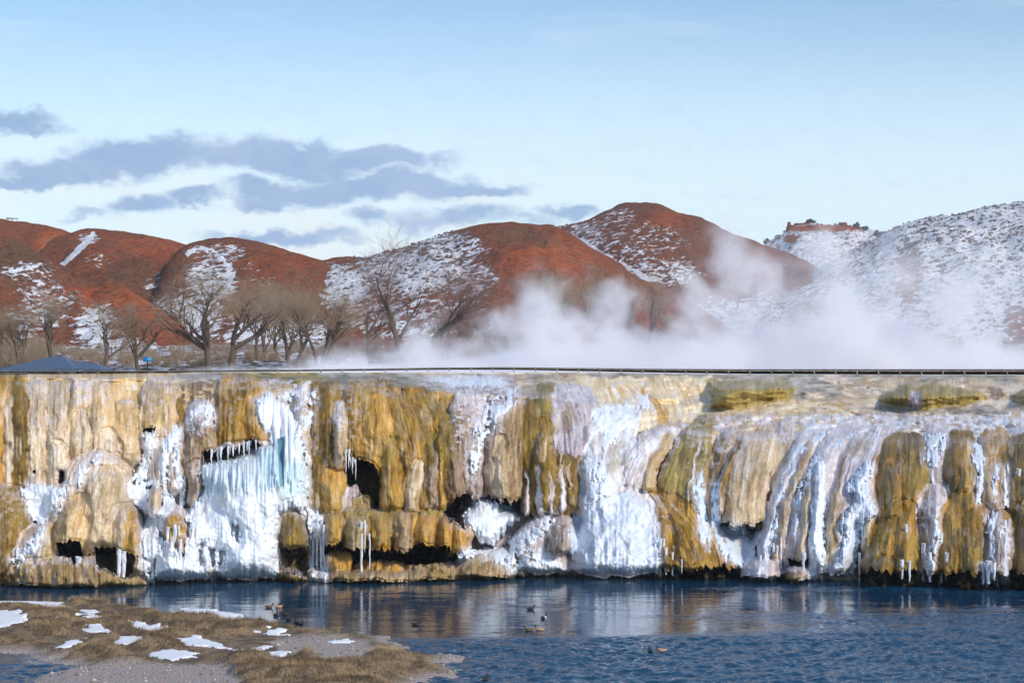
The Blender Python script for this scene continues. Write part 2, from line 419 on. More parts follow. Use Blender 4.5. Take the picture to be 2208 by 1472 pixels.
fill([(1860, 884), (2400, 878), (2400, 915), (1900, 930)], 'lilac', True, speck=.48, amt=.7)
fill([(2100, 830), (2400, 815), (2400, 880), (2110, 880)], 'pale', True)
fill([(1400, 905), (1700, 885), (2400, 895), (2400, 960), (1420, 960)], 'tan', amt=.75, edge=26)
fill([(1480, 900), (1900, 890), (2300, 905), (2300, 950), (1420, 955)], 'frost', speck=.44)
fill([(1700, 900), (2300, 890), (2300, 940), (1800, 945)], 'icy', speck=.54)

# --- far left
lobe(-160, 30, 818, 1070, 'orange', 1.2, rag=3, topw=.9, acc=.8)
lobe(-120, -10, 900, 1260, 'cream', 2.0)
lobe(6, 34, 850, 1062, 'pale', 1.2, topw=.7)
lobe(24, 66, 824, 1066, 'dgold', 1.5, topw=.7, acc=.2)
lobe(60, 108, 814, 1096, 'pale', 1.2, frost=.4, topw=.6)
lobe(98, 150, 822, 1080, 'pale', 1.4, frost=.5, topw=.5)
lobe(146, 205, 818, 1060, 'cream', 1.2, frost=.5, topw=.6)
lobe(190, 250, 824, 1050, 'cream', 1.4, frost=.25, topw=.5)
lobe(296, 392, 812, 985, 'cream', 1.7, frost=.5, topw=.5, apex=350)
lobe(242, 302, 862, 1010, 'cream', 1.7, topw=.4)
lobe(150, 200, 880, 1060, 'pale', 1.5)
lobe(205, 262, 920, 1040, 'pale', 1.6)
lobe(100, 148, 945, 1080, 'pale', 1.7)
lobe(378, 402, 850, 1066, 'dgold', 1.2, topw=.7)
lobe(318, 380, 940, 1072, 'tan', 1.4, topw=.5, acc=.8)
lobe(360, 384, 965, 1068, 'gold', 1.9, topw=.5)
lobe(396, 472, 862, 1020, 'brown', 2.0, frost=1.0)
lobe(398, 445, 985, 1102, 'brown', 2.4, bot=.7, frost=.3)
lobe(466, 566, 804, 976, 'gold', 1.8, topw=.6, frost=.2, rag=9, hang=1)
lobe(520, 580, 850, 966, 'orange', 2.1, topw=.5, rag=9, hang=1)
lobe(634, 676, 824, 1098, 'tan', 1.6, frost=.7, topw=.5, acc=.9)
# lower left
lobe(-120, 74, 1040, 1262, 'dgold', 3.2, frost=.25, topw=.5)
lobe(20, 140, 1120, 1262, 'tan', 3.4, apex=110, frost=1.0)
lobe(96, 285, 968, 1200, 'cream', 3.6, apex=215, topw=.15, frost=.55, rd=.55)
lobe(150, 262, 1000, 1190, 'tan', 4.2, apex=235, topw=.2, frost=.2, rd=.4)
lobe(108, 190, 1060, 1196, 'cream', 4.4, apex=175, rd=.5)
lobe(222, 322, 1082, 1244, 'tan', 4.8, apex=265, rd=.5, frost=.4)
lobe(272, 324, 1090, 1246, 'orange', 5.0, apex=285, rd=.5)
lobe(425, 672, 950, 1250, 'icy', 3.6, apex=560, topw=.6, rd=.4, rag=3)
lobe(300, 470, 1095, 1250, 'icy', 4.4, apex=400, topw=.4, rd=.6, rag=3)
lobe(342, 414, 1080, 1210, 'gold', 5.4, apex=372, topw=.1, rd=.5, bot=.75, rag=10)
lobe(372, 410, 1140, 1198, 'orange', 5.8, bot=.7)
lobe(310, 358, 1044, 1118, 'cream', 4.6, rd=.6, bot=.6)
lobe(20, 345, 1196, 1268, 'tanb', 4.4, topw=.6, frost=.4, flute=1.5)
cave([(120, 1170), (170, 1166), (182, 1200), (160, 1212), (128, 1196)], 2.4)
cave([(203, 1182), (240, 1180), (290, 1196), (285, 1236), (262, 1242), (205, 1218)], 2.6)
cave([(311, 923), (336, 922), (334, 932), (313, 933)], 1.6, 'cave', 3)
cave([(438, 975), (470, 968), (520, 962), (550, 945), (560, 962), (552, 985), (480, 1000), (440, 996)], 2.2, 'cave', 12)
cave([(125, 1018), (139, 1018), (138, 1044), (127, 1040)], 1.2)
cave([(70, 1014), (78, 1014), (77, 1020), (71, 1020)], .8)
# --- big gold curtain
lobe(668, 735, 818, 1112, 'dgold', 1.8, topw=.8, acc=.25)
lobe(735, 870, 812, 1108, 'gold', 2.0, topw=.5, frost=.25, acc=.8, rd=.3)
lobe(714, 752, 862, 1012, 'tan', 2.5, topw=.4, frost=.8)
lobe(900, 1012, 828, 1108, 'gold', 1.9, apex=890, topw=.3, bot=1.1, rd=.5)
lobe(820, 962, 850, 1118, 'gold', 2.8, apex=850, topw=.3, rd=.45, acc=.5)
lobe(782, 850, 850, 1030, 'orange', 2.7, topw=.3, acc=.9)
lobe(912, 962, 930, 1112, 'dgold', 3.1, apex=935, topw=.3, rd=.4)
lobe(868, 908, 985, 1116, 'tan', 3.3, apex=905, rd=.5)
lobe(926, 948, 950, 1114, 'brown', 3.0, topw=.3)
lobe(942, 962, 900, 1116, 'orange', 3.2, topw=.3, acc=1)
lobe(955, 1014, 890, 1112, 'dgold', 2.8, apex=960, topw=.3, rd=.5, bot=.9)
lobe(694, 746, 1005, 1120, 'orange', 2.4, rd=.3, topw=.5)
lobe(816, 872, 940, 1116, 'gold', 3.2, rd=.2, topw=.5, acc=.7)
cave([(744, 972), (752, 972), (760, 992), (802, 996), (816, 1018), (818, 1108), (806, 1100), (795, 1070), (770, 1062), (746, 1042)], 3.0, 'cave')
lobe(736, 782, 1042, 1120, 'frost', 1.6, rag=2, topw=.4)
lobe(760, 806, 1066, 1120, 'tanb', 1.4, rag=2, topw=.3, acc=.9)
# shelf
lobe(668, 1012, 1096, 1168, 'olive', 4.2, topw=.6, frost=.1, rag=5)
for (a, b, y0, y1, k) in [(696, 748, 1108, 1172, 'gold'), (740, 800, 1112, 1182, 'tanb'), (792, 850, 1108, 1190, 'gold'), (842, 905, 1106, 1186, 'tanb'), (888, 948, 1112, 1184, 'orange'), (935, 985, 1116, 1190, 'gold'), (968, 1020, 1122, 1206, 'orange')]:
    lobe(a, b, y0 - 6, y1 + (a * 3) % 11 - 5, k, 4.5 + .15 * ((a * 7) % 3), rag=11, rd=.3, topw=.7, hang=1)
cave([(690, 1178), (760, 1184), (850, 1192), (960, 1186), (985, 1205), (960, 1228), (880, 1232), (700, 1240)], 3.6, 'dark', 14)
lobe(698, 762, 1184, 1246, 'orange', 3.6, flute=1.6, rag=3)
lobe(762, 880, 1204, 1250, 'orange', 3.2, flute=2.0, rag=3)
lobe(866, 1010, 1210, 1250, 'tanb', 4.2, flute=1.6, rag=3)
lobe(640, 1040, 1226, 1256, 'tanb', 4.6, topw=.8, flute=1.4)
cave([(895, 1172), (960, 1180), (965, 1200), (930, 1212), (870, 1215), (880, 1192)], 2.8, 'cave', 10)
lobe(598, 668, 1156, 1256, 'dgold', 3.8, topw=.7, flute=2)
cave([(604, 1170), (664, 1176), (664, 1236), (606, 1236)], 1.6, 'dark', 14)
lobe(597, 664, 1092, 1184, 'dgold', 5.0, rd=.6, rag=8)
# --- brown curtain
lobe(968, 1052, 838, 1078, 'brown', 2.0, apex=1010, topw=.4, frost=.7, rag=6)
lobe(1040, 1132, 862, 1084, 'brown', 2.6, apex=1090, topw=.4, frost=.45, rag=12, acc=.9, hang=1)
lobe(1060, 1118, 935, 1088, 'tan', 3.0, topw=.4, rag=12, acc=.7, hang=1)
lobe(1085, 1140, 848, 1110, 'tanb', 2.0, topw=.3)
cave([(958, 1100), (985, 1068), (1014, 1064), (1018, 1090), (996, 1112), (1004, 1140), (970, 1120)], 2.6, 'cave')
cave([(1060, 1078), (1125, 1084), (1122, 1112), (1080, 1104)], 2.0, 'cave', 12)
lobe(1126, 1264, 846, 1116, 'dgold', 3.2, apex=1165, topw=.18, rd=.75, acc=.35)
lobe(1152, 1200, 820, 892, 'olive', 1.8, topw=.4, apex=1180)
lobe(1146, 1216, 900, 1100, 'dgold', 3.9, apex=1170, topw=.2, rd=.6)
for x, y in ((1138, 1020), (1163, 1010), (1190, 1022), (1214, 1005)):
    lobe(x - 8, x + 8, y - 14, 1114, 'frost', 3.5, topw=.05, rd=.9, rag=8, flute=.3)
for x, y in ((1176, 930), (1206, 940), (1228, 990)):
    lobe(x - 6, x + 6, y, y + 65, 'tan', 3.4, topw=.05, rd=.9, flute=.3, acc=1)
# --- lilac curtain and cream slopes
lobe(1196, 1312, 822, 984, 'lilac', 1.9, apex=1225, topw=.35, frost=.6, rd=.5)
lobe(1255, 1302, 900, 992, 'lilac', 2.3, frost=.5, topw=.4)
lobe(1268, 1300, 930, 984, 'tanb', 2.6, rag=3)
lobe(1300, 1420, 826, 928, 'warm', 1.2, apex=1330, topw=.4, acc=.9)
lobe(1405, 1532, 818, 912, 'warm', 1.3, apex=1440, topw=.5, acc=.6)
lobe(1380, 1395, 828, 880, 'orange', .9, topw=.6)
lobe(1420, 1442, 845, 912, 'orange', 1.5, apex=1392, topw=.7, rag=2, flute=.3)
# olive shelves at the back
fill([(1530, 826), (1600, 820), (1680, 822), (1722, 836), (1700, 862), (1640, 874), (1580, 884), (1538, 880)], 'olive', p=1.6, edge=13)
fill([(1896, 862), (1910, 840), (1950, 830), (2050, 832), (2110, 842), (2140, 862), (2080, 872), (1990, 884), (1920, 878)], 'olive', p=1.6, edge=13)
fill([(2180, 850), (2220, 832), (2400, 830), (2400, 870), (2200, 876)], 'olive', p=.8, edge=8)
fill([(2130, 838), (2150, 834), (2170, 850), (2150, 864), (2138, 852)], 'brown')
lobe(1958, 1992, 838, 884, 'lilac', 1.1, topw=.5, frost=.6)
# --- swept middle-right
lobe(1312, 1412, 916, 1064, 'frost', 2.8, apex=1440, topw=.3, rd=.5, acc=1)
lobe(1380, 1412, 930, 1068, 'cream', 3.3, apex=1450, topw=.5, rd=.4)
lobe(1400, 1468, 916, 1160, 'olive', 3.4, apex=1495, topw=.25, rd=.6, rag=4)
lobe(1440, 1520, 890, 1160, 'olive', 3.6, apex=1520, topw=.35, rd=.5, rag=4, frost=.3)
lobe(1474, 1484, 940, 1140, 'frost', 3.9, apex=1510, topw=.7, flute=.3)
lobe(1508, 1566, 890, 1140, 'tanb', 2.7, apex=1600, topw=.4, frost=.6, rd=.5, acc=.9)
lobe(1545, 1650, 908, 1140, 'tan', 3.8, apex=1640, topw=.3, rd=.45, rag=11, frost=.25, vs=1.6, hang=1)
lobe(1538, 1560, 942, 1120, 'dgold', 4.1, apex=1600, topw=.6, rd=.4)
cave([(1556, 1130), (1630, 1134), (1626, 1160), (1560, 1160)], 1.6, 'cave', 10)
lobe(1626, 1700, 910, 1250, 'icy', 3.3, apex=1770, topw=.4, rd=.7, vs=1.6, acc=.3)
lobe(1660, 1690, 927, 1240, 'tanb', 3.7, apex=1765, topw=.5, rd=.6, vs=1.6, acc=.6)
lobe(1632, 1652, 960, 1246, 'lilac', 3.8, apex=1740, topw=.6, rd=.6, acc=.9)
lobe(1680, 1760, 906, 1236, 'frost', 4.0, apex=1830, topw=.35, rd=.6, frost=.6, vs=1.6, acc=.8)
lobe(1712, 1742, 990, 1236, 'tan', 4.3, apex=1760, topw=.4, acc=.8)
lobe(1752, 1835, 912, 1238, 'frost', 4.0, apex=1870, topw=.4, rd=.6, acc=.9, vs=1.6)
lobe(1772, 1800, 980, 1216, 'tanb', 4.4, apex=1830, topw=.5, acc=1)
lobe(1800, 1892, 918, 1120, 'frost', 3.4, apex=1900, topw=.4, rd=.5, acc=1)
lobe(1850, 1900, 1020, 1200, 'tan', 3.6, apex=1880, frost=.5)
cave([(1700, 1205), (1745, 1208), (1744, 1224), (1705, 1226)], 2.2, 'cave', 6)
# --- right golds
lobe(1984, 2050, 908, 1130, 'lilac', 2.4, topw=.5, frost=.8, acc=1)
lobe(1884, 2004, 924, 1140, 'dgold', 4.0, apex=1950, topw=.2, rd=.4, acc=.35)
lobe(1905, 1950, 980, 1130, 'gold', 4.5, topw=.3)
lobe(2036, 2112, 922, 1076, 'dgold', 3.4, apex=2070, topw=.4, rd=.4)
lobe(2060, 2100, 942, 1074, 'gold', 3.8, topw=.3)
lobe(2108, 2186, 918, 1120, 'gold', 3.0, apex=2145, topw=.4, acc=1, frost=.3)
lobe(2168, 2290, 932, 1130, 'dgold', 3.6, apex=2215, topw=.3)
lobe(1852, 1990, 1072, 1262, 'dgold', 5.4, apex=1950, topw=.1, rd=.85, acc=.3)
lobe(1905, 1990, 1066, 1250, 'gold', 5.2, apex=1975, rd=.6, acc=.3)
lobe(1976, 2056, 1040, 1258, 'brown', 4.6, topw=.5, frost=1.0, acc=1)
lobe(2018, 2160, 1054, 1264, 'gold', 6.0, apex=2080, topw=.12, rd=.7, acc=.25)
lobe(2060, 2130, 1090, 1258, 'dgold', 6.4, topw=.1, rd=.7, acc=.2)
lobe(2120, 2196, 1098, 1262, 'gold', 6.2, topw=.2, rd=.5, acc=.4)
lobe(2172, 2290, 1070, 1266, 'dgold', 5.8, topw=.2, rd=.5)
lobe(1880, 1935, 1195, 1258, 'dgold', 6.4, topw=.3)
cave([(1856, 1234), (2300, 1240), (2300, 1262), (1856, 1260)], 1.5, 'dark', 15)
# --- centre bottom
lobe(1400, 1606, 1050, 1246, 'gold', 5.2, apex=1395, topw=.05, rd=1.0, bot=1.0, acc=.15, rag=4)
lobe(1396, 1470, 1060, 1240, 'gold', 4.8, apex=1405, topw=.1, rd=.8, frost=.4)
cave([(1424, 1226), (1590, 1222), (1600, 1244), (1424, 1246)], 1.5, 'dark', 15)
lobe(1090, 1245, 1104, 1240, 'frost', 4.6, apex=1180, topw=.1, rd=.9, frost=.8, rag=2)
lobe(960, 1140, 1184, 1250, 'tanb', 4.8, apex=1060, topw=.1, rd=.9, frost=.5)
lobe(1224, 1430, 1044, 1244, 'icy', 5.6, apex=1352, topw=.08, rd=1.0, rag=2, flute=.8)
lobe(1246, 1350, 960, 1130, 'icy', 3.6, apex=1300, topw=.5, rag=2)
lobe(1262, 1372, 868, 1000, 'icy', 1.6, apex=1345, topw=.5, rag=2)
lobe(1172, 1240, 1106, 1196, 'brown', 5.6, apex=1215, rd=.6, frost=.4)
lobe(1600, 1690, 1200, 1250, 'frost', 4.6, topw=.3)
lobe(1690, 1750, 1216, 1252, 'brown', 4.4, topw=.4, frost=.8)

# wet olive bed the ledges stand on, broad undulation, fine noise
P += (fbm(PX / 90, PY / 90, 77, 3) - .5) * .9 * face
P += (fbm(PX / 9, PY / 9, 78, 4) - .5) * .22 * face
P *= (.12 + .88 * face)
PS = np.zeros_like(P)
for pts_s in ([(1530, 824), (1600, 819), (1680, 821), (1724, 834), (1704, 862), (1640, 874), (1580, 886), (1534, 880)], [(1896, 862), (1908, 840), (1950, 829), (2050, 831), (2112, 841), (2142, 862), (2080, 873), (1990, 886), (1920, 880)], [(2180, 850), (2220, 831), (2420, 829), (2420, 872), (2200, 878)]):
    sds = poly_sd(PX + 14 * W1 + 6 * W3, PY + 8 * W2, pts_s)
    a_p = np.array(pts_s, float); yb_ = np.interp(PX[0], np.sort(a_p[a_p[:, 1] > 858][:, 0]), a_p[a_p[:, 1] > 858][np.argsort(a_p[a_p[:, 1] > 858][:, 0])][:, 1])
    jb = np.clip(np.searchsorted(GY, yb_), 0, NR - 1); Dbt = DB[jb, np.arange(NC)][None, :]
    md = ss(sds, -2, 17) * (1 - .25 * (1 - ss(sds, 5, 30)))
    PS = np.maximum(PS, md * np.clip(DB - Dbt, 0, 40) * .92 + ss(sds, 0, 6) * (.8 * (fbm(PX / 16, PY / 60, 321, 3) - .3) + .25 * fbm(PX / 5, PY / 30, 322, 3)))
P = P + PS
P += ((fbm(PX / 60, PY / 13, 79, 4) - .5) * 4.0 + (fbm(PX / 14, PY / 5, 80, 3) - .5) * 1.0) * (1 - face) * ss(PY, YT + 2, YT + 12)
Pb_ = blur(P, 2); kp = ss(np.abs(P - Pb_), .35, 1.1); P = P * (.5 + .5 * kp) + Pb_ * (.5 - .5 * kp)
# snow and frost settle where the rock faces upwards
up = blur(np.gradient(blur(P, 1), axis=0), 1) + .03 * (fbm(PX / 30, PY / 14, 85, 4) - .5)
amtx = np.interp(PX, [0, 60, 90, 620, 700, 960, 1040, 1290, 1330, 1860, 1880, 2208], [.25, .4, .75, .7, .12, .15, .8, .8, .9, .9, .15, .15])
fm = (.85 * (.2 + .8 * face) * ss(up + .16 * (fbm(PX / 6, PY / 9, 86, 5) - .5), .05, .12) * amtx)[..., None]
C = C * (1 - fm) + streak('frost', PX, PY, 4040, acc=1.) * fm
# blotches that cross from lobe to lobe
for kd, sx_, sy_, sd_, th_, am_ in (('olive', 60, 80, 91, .60, .4), ('tanb', 34, 60, 92, .62, .25), ('pale', 20, 60, 93, .66, .35), ('brown', 18, 26, 94, .64, .35)):
    mk = (ss(fbm(PX / sx_, PY / sy_, sd_, 5, .6), th_ - .03, th_ + .05) * am_ * face)[..., None]
    C = C * (1 - mk) + streak(kd, PX, PY, sd_ * 50) * mk
PF = P.copy()
DT = DB - P
XT = (PX - 1104) / F * DT; ZT = CH - (PY - HZ) / F * DT
co = np.stack([XT, DT, ZT], -1)

# ------------------------------------------------------------------ ice and snow masses on the terrace
m_ice, t, p, _ = new_mat("ice")
geo = t.new('ShaderNodeNewGeometry').outputs['Position']
at1 = t.new('ShaderNodeAttribute', attribute_name='tint')
n1 = t.noise(t.vmath('MULTIPLY', geo, (1, 1, .45)), 2.6, 5, .6)
n2 = t.noise(geo, 9.0, 4, .6)
n3 = t.noise(t.vmath('MULTIPLY', geo, (1, 1, .3)), 1.1, 3, .5)
cc = t.mix(1.0, at1.outputs['Color'], t.ramp(n1, [(.3, (.80, .84, .88)), (.55, (1, 1, 1)), (1, (1, 1, 1))]), 'MULTIPLY')
cc = t.mix(t.math('MULTIPLY', t.smooth(n3, .60, .75), .25), cc, (.72, .66, .58, 1))
t._in(p.inputs['Base Color'], cc)
t._in(p.inputs['Roughness'], t.smooth(n2, .3, .7, .25, .7))
p.inputs['Specular IOR Level'].default_value = .4
t._in(p.inputs['Normal'], t.bump(t.math('ADD', n1, t.math('MULTIPLY', n2, .5)), .6, .09))
m_ic2, t, p, _ = new_mat("icicle_ice")
geo = t.new('ShaderNodeNewGeometry').outputs['Position']
n1 = t.noise(t.vmath('MULTIPLY', geo, (1, 1, .4)), 6, 3, .6)
t._in(p.inputs['Base Color'], t.mix(t.smooth(n1, .35, .65), lc(196, 200, 214), lc(240, 242, 248)))
p.inputs['Roughness'].default_value = .25; t._in(p.inputs['Normal'], t.bump(n1, .6, .06))

ICE_ID = [0]
def ice(name, label, cat, polys, th=.5, finger=10, holes=(), tint=(238, 243, 250), teal=(), group=None, smoothk=9, fl=.11, edge=14, blue=.0, speck=0, bulge=0., halo=.6, rag=1., mott=.35, apron=0., cols=None):
    ICE_ID[0] += 1; sid = 900 + ICE_ID[0] * 13
    allp = np.array([q for pl in polys for q in pl], float)
    s = sl(allp[:, 0].min(), allp[:, 0].max(), allp[:, 1].min(), allp[:, 1].max(), 40)
    X, Y = PX[s], PY[s]
    Xw = X + 12 * W1[s] + 5 * W3[s]; Yw = Y + 8 * W2[s] + finger * 2.0 * (fbm(X / 8, Y / 60, sid, 3) - .5)
    sd = np.max([poly_sd(Xw, Yw, pl) for pl in polys], axis=0)
    for h in holes: sd = np.minimum(sd, -poly_sd(Xw, Yw, h))
    if speck: sd = np.minimum(sd, 70 * (fbm(X / 9, Y / 11, sid + 3, 5, .6) - speck))
    sd = sd + rag * (15 * (fbm(X / 5, Y / 34, sid + 21, 3) - .52) + 12 * (fbm(X / 6, Y / 7, sid + 22, 4) - .5))
    Pb = .6 * blur(PF[s], smoothk) + .4 * blur(PF[s], 2)
    k = np.sqrt(np.clip(sd / edge, 0, 1))
    Pi = Pb + th * k + bulge * np.sqrt(np.clip(sd / 60, 0, 1)) + fl * 1.3 * (fbm(X / 7, Y / 110, sid + 1, 3) - .5) * k + fl * 4.5 * (fbm(X / 22, Y / 26, sid + 2, 4) - .5)
    if cols: Pi = Pi + cols[2] * (1 - 1.6 * np.abs(2 * fbm(X / 8, Y / 160, sid + 31, 2) - 1)) * ss(Y, cols[1], cols[0]) * k
    Pi = Pi + apron * ss(Y, allp[:, 1].min(), allp[:, 1].max()) ** 1.3
    Pi = np.maximum(Pi, PF[s] + .10 * k - .02)
    Pi = np.where(sd > 0, Pi, PF[s] + np.maximum(sd, -8) * .07)
    D = DB[s] - Pi
    co = np.stack([(X - 1104) / F * D, D, CH - (Y - HZ) / F * D], -1)
    base = lin(tint)[None, None, :] * np.ones(X.shape + (1,))
    wv = ss(fbm(X / 9, Y / 60, sid + 5, 3), .5, .72)[..., None] * .5
    base = base * (1 - wv) + lin((214, 224, 236)) * wv
    wv = ss(fbm(X / 30, Y / 30, sid + 6, 3), .55, .75)[..., None] * .3
    base = base * (1 - wv) + lin((232, 220, 206)) * wv
    wv = ss(fbm(X / 7, Y / 8, sid + 16, 4), .44, .66)[..., None] * mott
    base = base * (1 - wv) + lin((192, 202, 222)) * wv
    wv = ss(fbm(X / 5, Y / 30, sid + 17, 4), .60, .72)[..., None] * .4 * ss(Y, Y.max() - 90, Y.max() - 40)[..., None]
    base = base * (1 - wv) + lin((190, 160, 110)) * wv
    for (pl, amt, tc_) in teal:
        m = ss(poly_sd(X + 4 * W3[s], Y + 14 * W2[s], pl), -2 if tc_ == TQ else -22, 2 if tc_ == TQ else 14)[..., None] * amt
        base = base * (1 - m) + lin(tc_) * m
    hm = (ss(sd + 16 * (fbm(X / 6, Y / 16, sid + 8, 4) - .5), -17, 3) * halo)[..., None]
    C[s] = C[s] * (1 - hm) + streak('frost' if halo < .8 else 'icy', X, Y, sid + 40) * hm
    fc = grid_faces(*X.shape, mask=(sd > -7))
    if not len(fc): return None
    cov = co.reshape(-1, 3); org = np.array([cov[np.unique(fc)][:, 0].mean(), cov[np.unique(fc)][:, 1].max(), cov[np.unique(fc)][:, 2].min()])
    cc_ = np.concatenate([base, np.ones(X.shape + (1,))], -1).reshape(-1, 4)
    c2, f2, a2 = compact(cov - org, fc, cc_)
    ob = link(name, mesh_np(name, c2, f2, {'tint': ('FLOAT_COLOR', a2)}), m_ice); ob.location = org
    return mark(ob, label, cat, group)

TQ = (22, 112, 132)
ice("frozen_waterfall", "huge white frozen waterfall with a turquoise slot, left of the big golden curtain", "frozen waterfall",
    [[(552, 862), (578, 850), (602, 864), (628, 884), (646, 920), (656, 980), (668, 1050), (668, 1092), (650, 1100), (628, 1090), (606, 1106), (594, 1145), (600, 1190), (596, 1240), (560, 1250), (480, 1248), (410, 1250), (330, 1252), (304, 1236), (312, 1160), (345, 1105), (400, 1108), (428, 1080), (438, 1050), (430, 1020), (440, 1000), (500, 986), (560, 962), (584, 958), (578, 935), (560, 915), (552, 890)]],
    th=.6, finger=7, bulge=.7, smoothk=8, edge=22, mott=.10, cols=(1030, 1085, .75), apron=.4, rag=.8,
    holes=[[(344, 1120), (372, 1082), (404, 1118), (408, 1150), (398, 1196), (384, 1196), (372, 1160), (346, 1180)], [(424, 1176), (436, 1172), (436, 1222), (424, 1220)], [(500, 1134), (512, 1140), (512, 1168), (504, 1160)], [(456, 1182), (466, 1184), (468, 1214), (460, 1216)], [(476, 1190), (484, 1190), (484, 1220), (478, 1218)], [(316, 1205), (334, 1210), (332, 1236), (318, 1234)]],
    teal=[([(598, 945), (614, 940), (613, 1046), (603, 1046)], .95, TQ), ([(566, 960), (600, 960), (600, 1040), (566, 1036)], .4, (150, 200, 215)), ([(614, 1005), (650, 1000), (650, 1060), (618, 1062)], .35, (150, 205, 212)), ([(430, 985), (560, 975), (640, 1010), (640, 1060), (440, 1060)], .25, (170, 212, 224))])
ice("frozen_cascade", "white frozen trickle at the left end of the golden shelf", "frozen cascade",
    [[(664, 1096), (690, 1106), (699, 1140), (701, 1250), (692, 1250), (688, 1180), (681, 1252), (672, 1252), (669, 1160)]], th=.5, finger=5)
ice("frozen_waterfall", "white ice apron spreading under the brown curtain beside the golden one", "frozen waterfall",
    [[(1003, 1088), (1035, 1074), (1060, 1080), (1112, 1092), (1120, 1120), (1092, 1148), (1062, 1176), (1038, 1172), (1010, 1134), (994, 1112)]], th=1.2, finger=4, bulge=1.4, rag=.6, apron=1.0,
    teal=[([(1070, 1076), (1120, 1080), (1118, 1104), (1075, 1098)], .7, TQ)])
ice("snow_drift", "white snow band lying on the low brown rocks at the river's edge, mid terrace", "snow",
    [[(968, 1208), (1010, 1180), (1068, 1178), (1064, 1192), (1020, 1200), (985, 1214)], [(1060, 1196), (1100, 1160), (1170, 1108), (1200, 1106), (1180, 1150), (1140, 1180), (1200, 1200), (1230, 1228), (1100, 1236), (1075, 1220)]], th=.35, finger=4, speck=.40)
ice("snow_mound", "smooth rounded mound of blue white snow ice reaching the river in the centre", "snow mound",
    [[(1352, 1056), (1385, 1078), (1408, 1110), (1420, 1160), (1424, 1236), (1380, 1240), (1300, 1238), (1262, 1232), (1236, 1200), (1226, 1150), (1236, 1112), (1290, 1080)]], th=.22, finger=3, bulge=.5, edge=40, smoothk=4, tint=(226, 232, 243), mott=.6, rag=.8, fl=.2)
ice("frozen_cascade", "bright white icy cascade falling between lilac curtain and cream slope", "frozen cascade",
    [[(1270, 884), (1300, 878), (1340, 868), (1368, 876), (1376, 918), (1340, 932), (1312, 962), (1304, 1000), (1330, 1040), (1330, 1062), (1280, 1086), (1256, 1108), (1262, 1040), (1256, 992), (1296, 986), (1300, 940), (1282, 912)]], th=.4, finger=5, speck=.24)
ice("snow_patch", "small white snow patch on the cream slope under the boardwalk", "snow", [[(1368, 852), (1398, 848), (1404, 880), (1376, 886)]], th=.3, finger=3)
ice("snow_patch", "white snow on the rim between brown rocks above the brown curtain", "snow", [[(1040, 880), (1070, 846), (1112, 838), (1116, 864), (1080, 900), (1040, 950), (1020, 1060), (1010, 1000), (1022, 930)]], th=.3, finger=4, speck=.42)
ice("snow_patch", "flat white snow sheet on the rim just below the boardwalk", "snow", [[(935, 816), (1000, 812), (1080, 816), (1090, 832), (1010, 836), (960, 826)]], th=.2, finger=2, smoothk=4)
ice("frozen_cascade", "pinkish white snow and ice bench left of the cream mound", "frozen cascade",
    [[(44, 1052), (78, 1042), (132, 1052), (140, 1066), (112, 1100), (92, 1132), (72, 1124), (62, 1098)]], th=.5, finger=4)
ice("frozen_cascade", "white ice sheet wrapping the small cream knob, right of the cream mound", "frozen cascade",
    [[(274, 1042), (330, 1034), (366, 1062), (384, 1090), (352, 1122), (340, 1180), (330, 1244), (308, 1216), (306, 1150), (318, 1112), (296, 1096), (276, 1080)]], th=.55, finger=8,
    holes=[[(320, 1054), (345, 1052), (356, 1086), (340, 1108), (322, 1090)]])
ice("frozen_cascade", "narrow white ice tongue coming out of a small cave", "frozen cascade",
    [[(313, 932), (336, 930), (334, 970), (322, 1010), (322, 1036), (282, 1036), (298, 1000), (308, 960)]], th=.45, finger=5)
ice("frozen_cascade", "long split white ice strip hanging beside the dark brown lobe", "frozen cascade",
    [[(342, 1000), (352, 952), (376, 920), (384, 932), (370, 980), (366, 1030), (352, 1050)], [(372, 930), (388, 922), (392, 1010), (402, 1088), (388, 1092), (376, 1060), (374, 1010)]], th=.5, finger=7)
ice("snow_patch", "snow cap on top of the brown lobe left of the frozen waterfall", "snow", [[(404, 920), (412, 880), (440, 866), (464, 876), (462, 912), (440, 920), (412, 935)]], th=.35, finger=8, speck=.42)
ice("snow_patch", "snowy frost on the low slope at the far left river's edge", "snow", [[(22, 1206), (60, 1160), (96, 1130), (100, 1160), (70, 1200), (34, 1222)]], th=.3, finger=4, speck=.4)
ice("snow_patch", "white frost running down the shoulder of the cream mound", "snow", [[(106, 1120), (130, 1060), (170, 1000), (214, 976), (200, 1030), (150, 1060), (128, 1100)]], th=.25, finger=3, speck=.46)
ice("frozen_cascade", "cluster of white hanging ice strips beside the tan curtain right of centre", "frozen cascade",
    [[(1494, 1030), (1512, 1018), (1518, 1060), (1524, 1120), (1540, 1160), (1528, 1176), (1508, 1150), (1498, 1100)], [(1536, 1040), (1548, 1040), (1552, 1120), (1562, 1170), (1600, 1176), (1616, 1150), (1640, 1150), (1626, 1200), (1600, 1224), (1570, 1206), (1548, 1170), (1536, 1120)], [(1556, 1136), (1624, 1140), (1618, 1200), (1590, 1210), (1566, 1180)]],
    th=.5, finger=11, tint=(224, 234, 246))
ice("ice_column", "tall straight white ice column standing in the river, right of centre", "ice column",
    [[(1762, 994), (1778, 992), (1782, 1060), (1778, 1160), (1776, 1252), (1742, 1254), (1740, 1160), (1752, 1080)]], th=.9, finger=3, bulge=1.0, rag=.5)
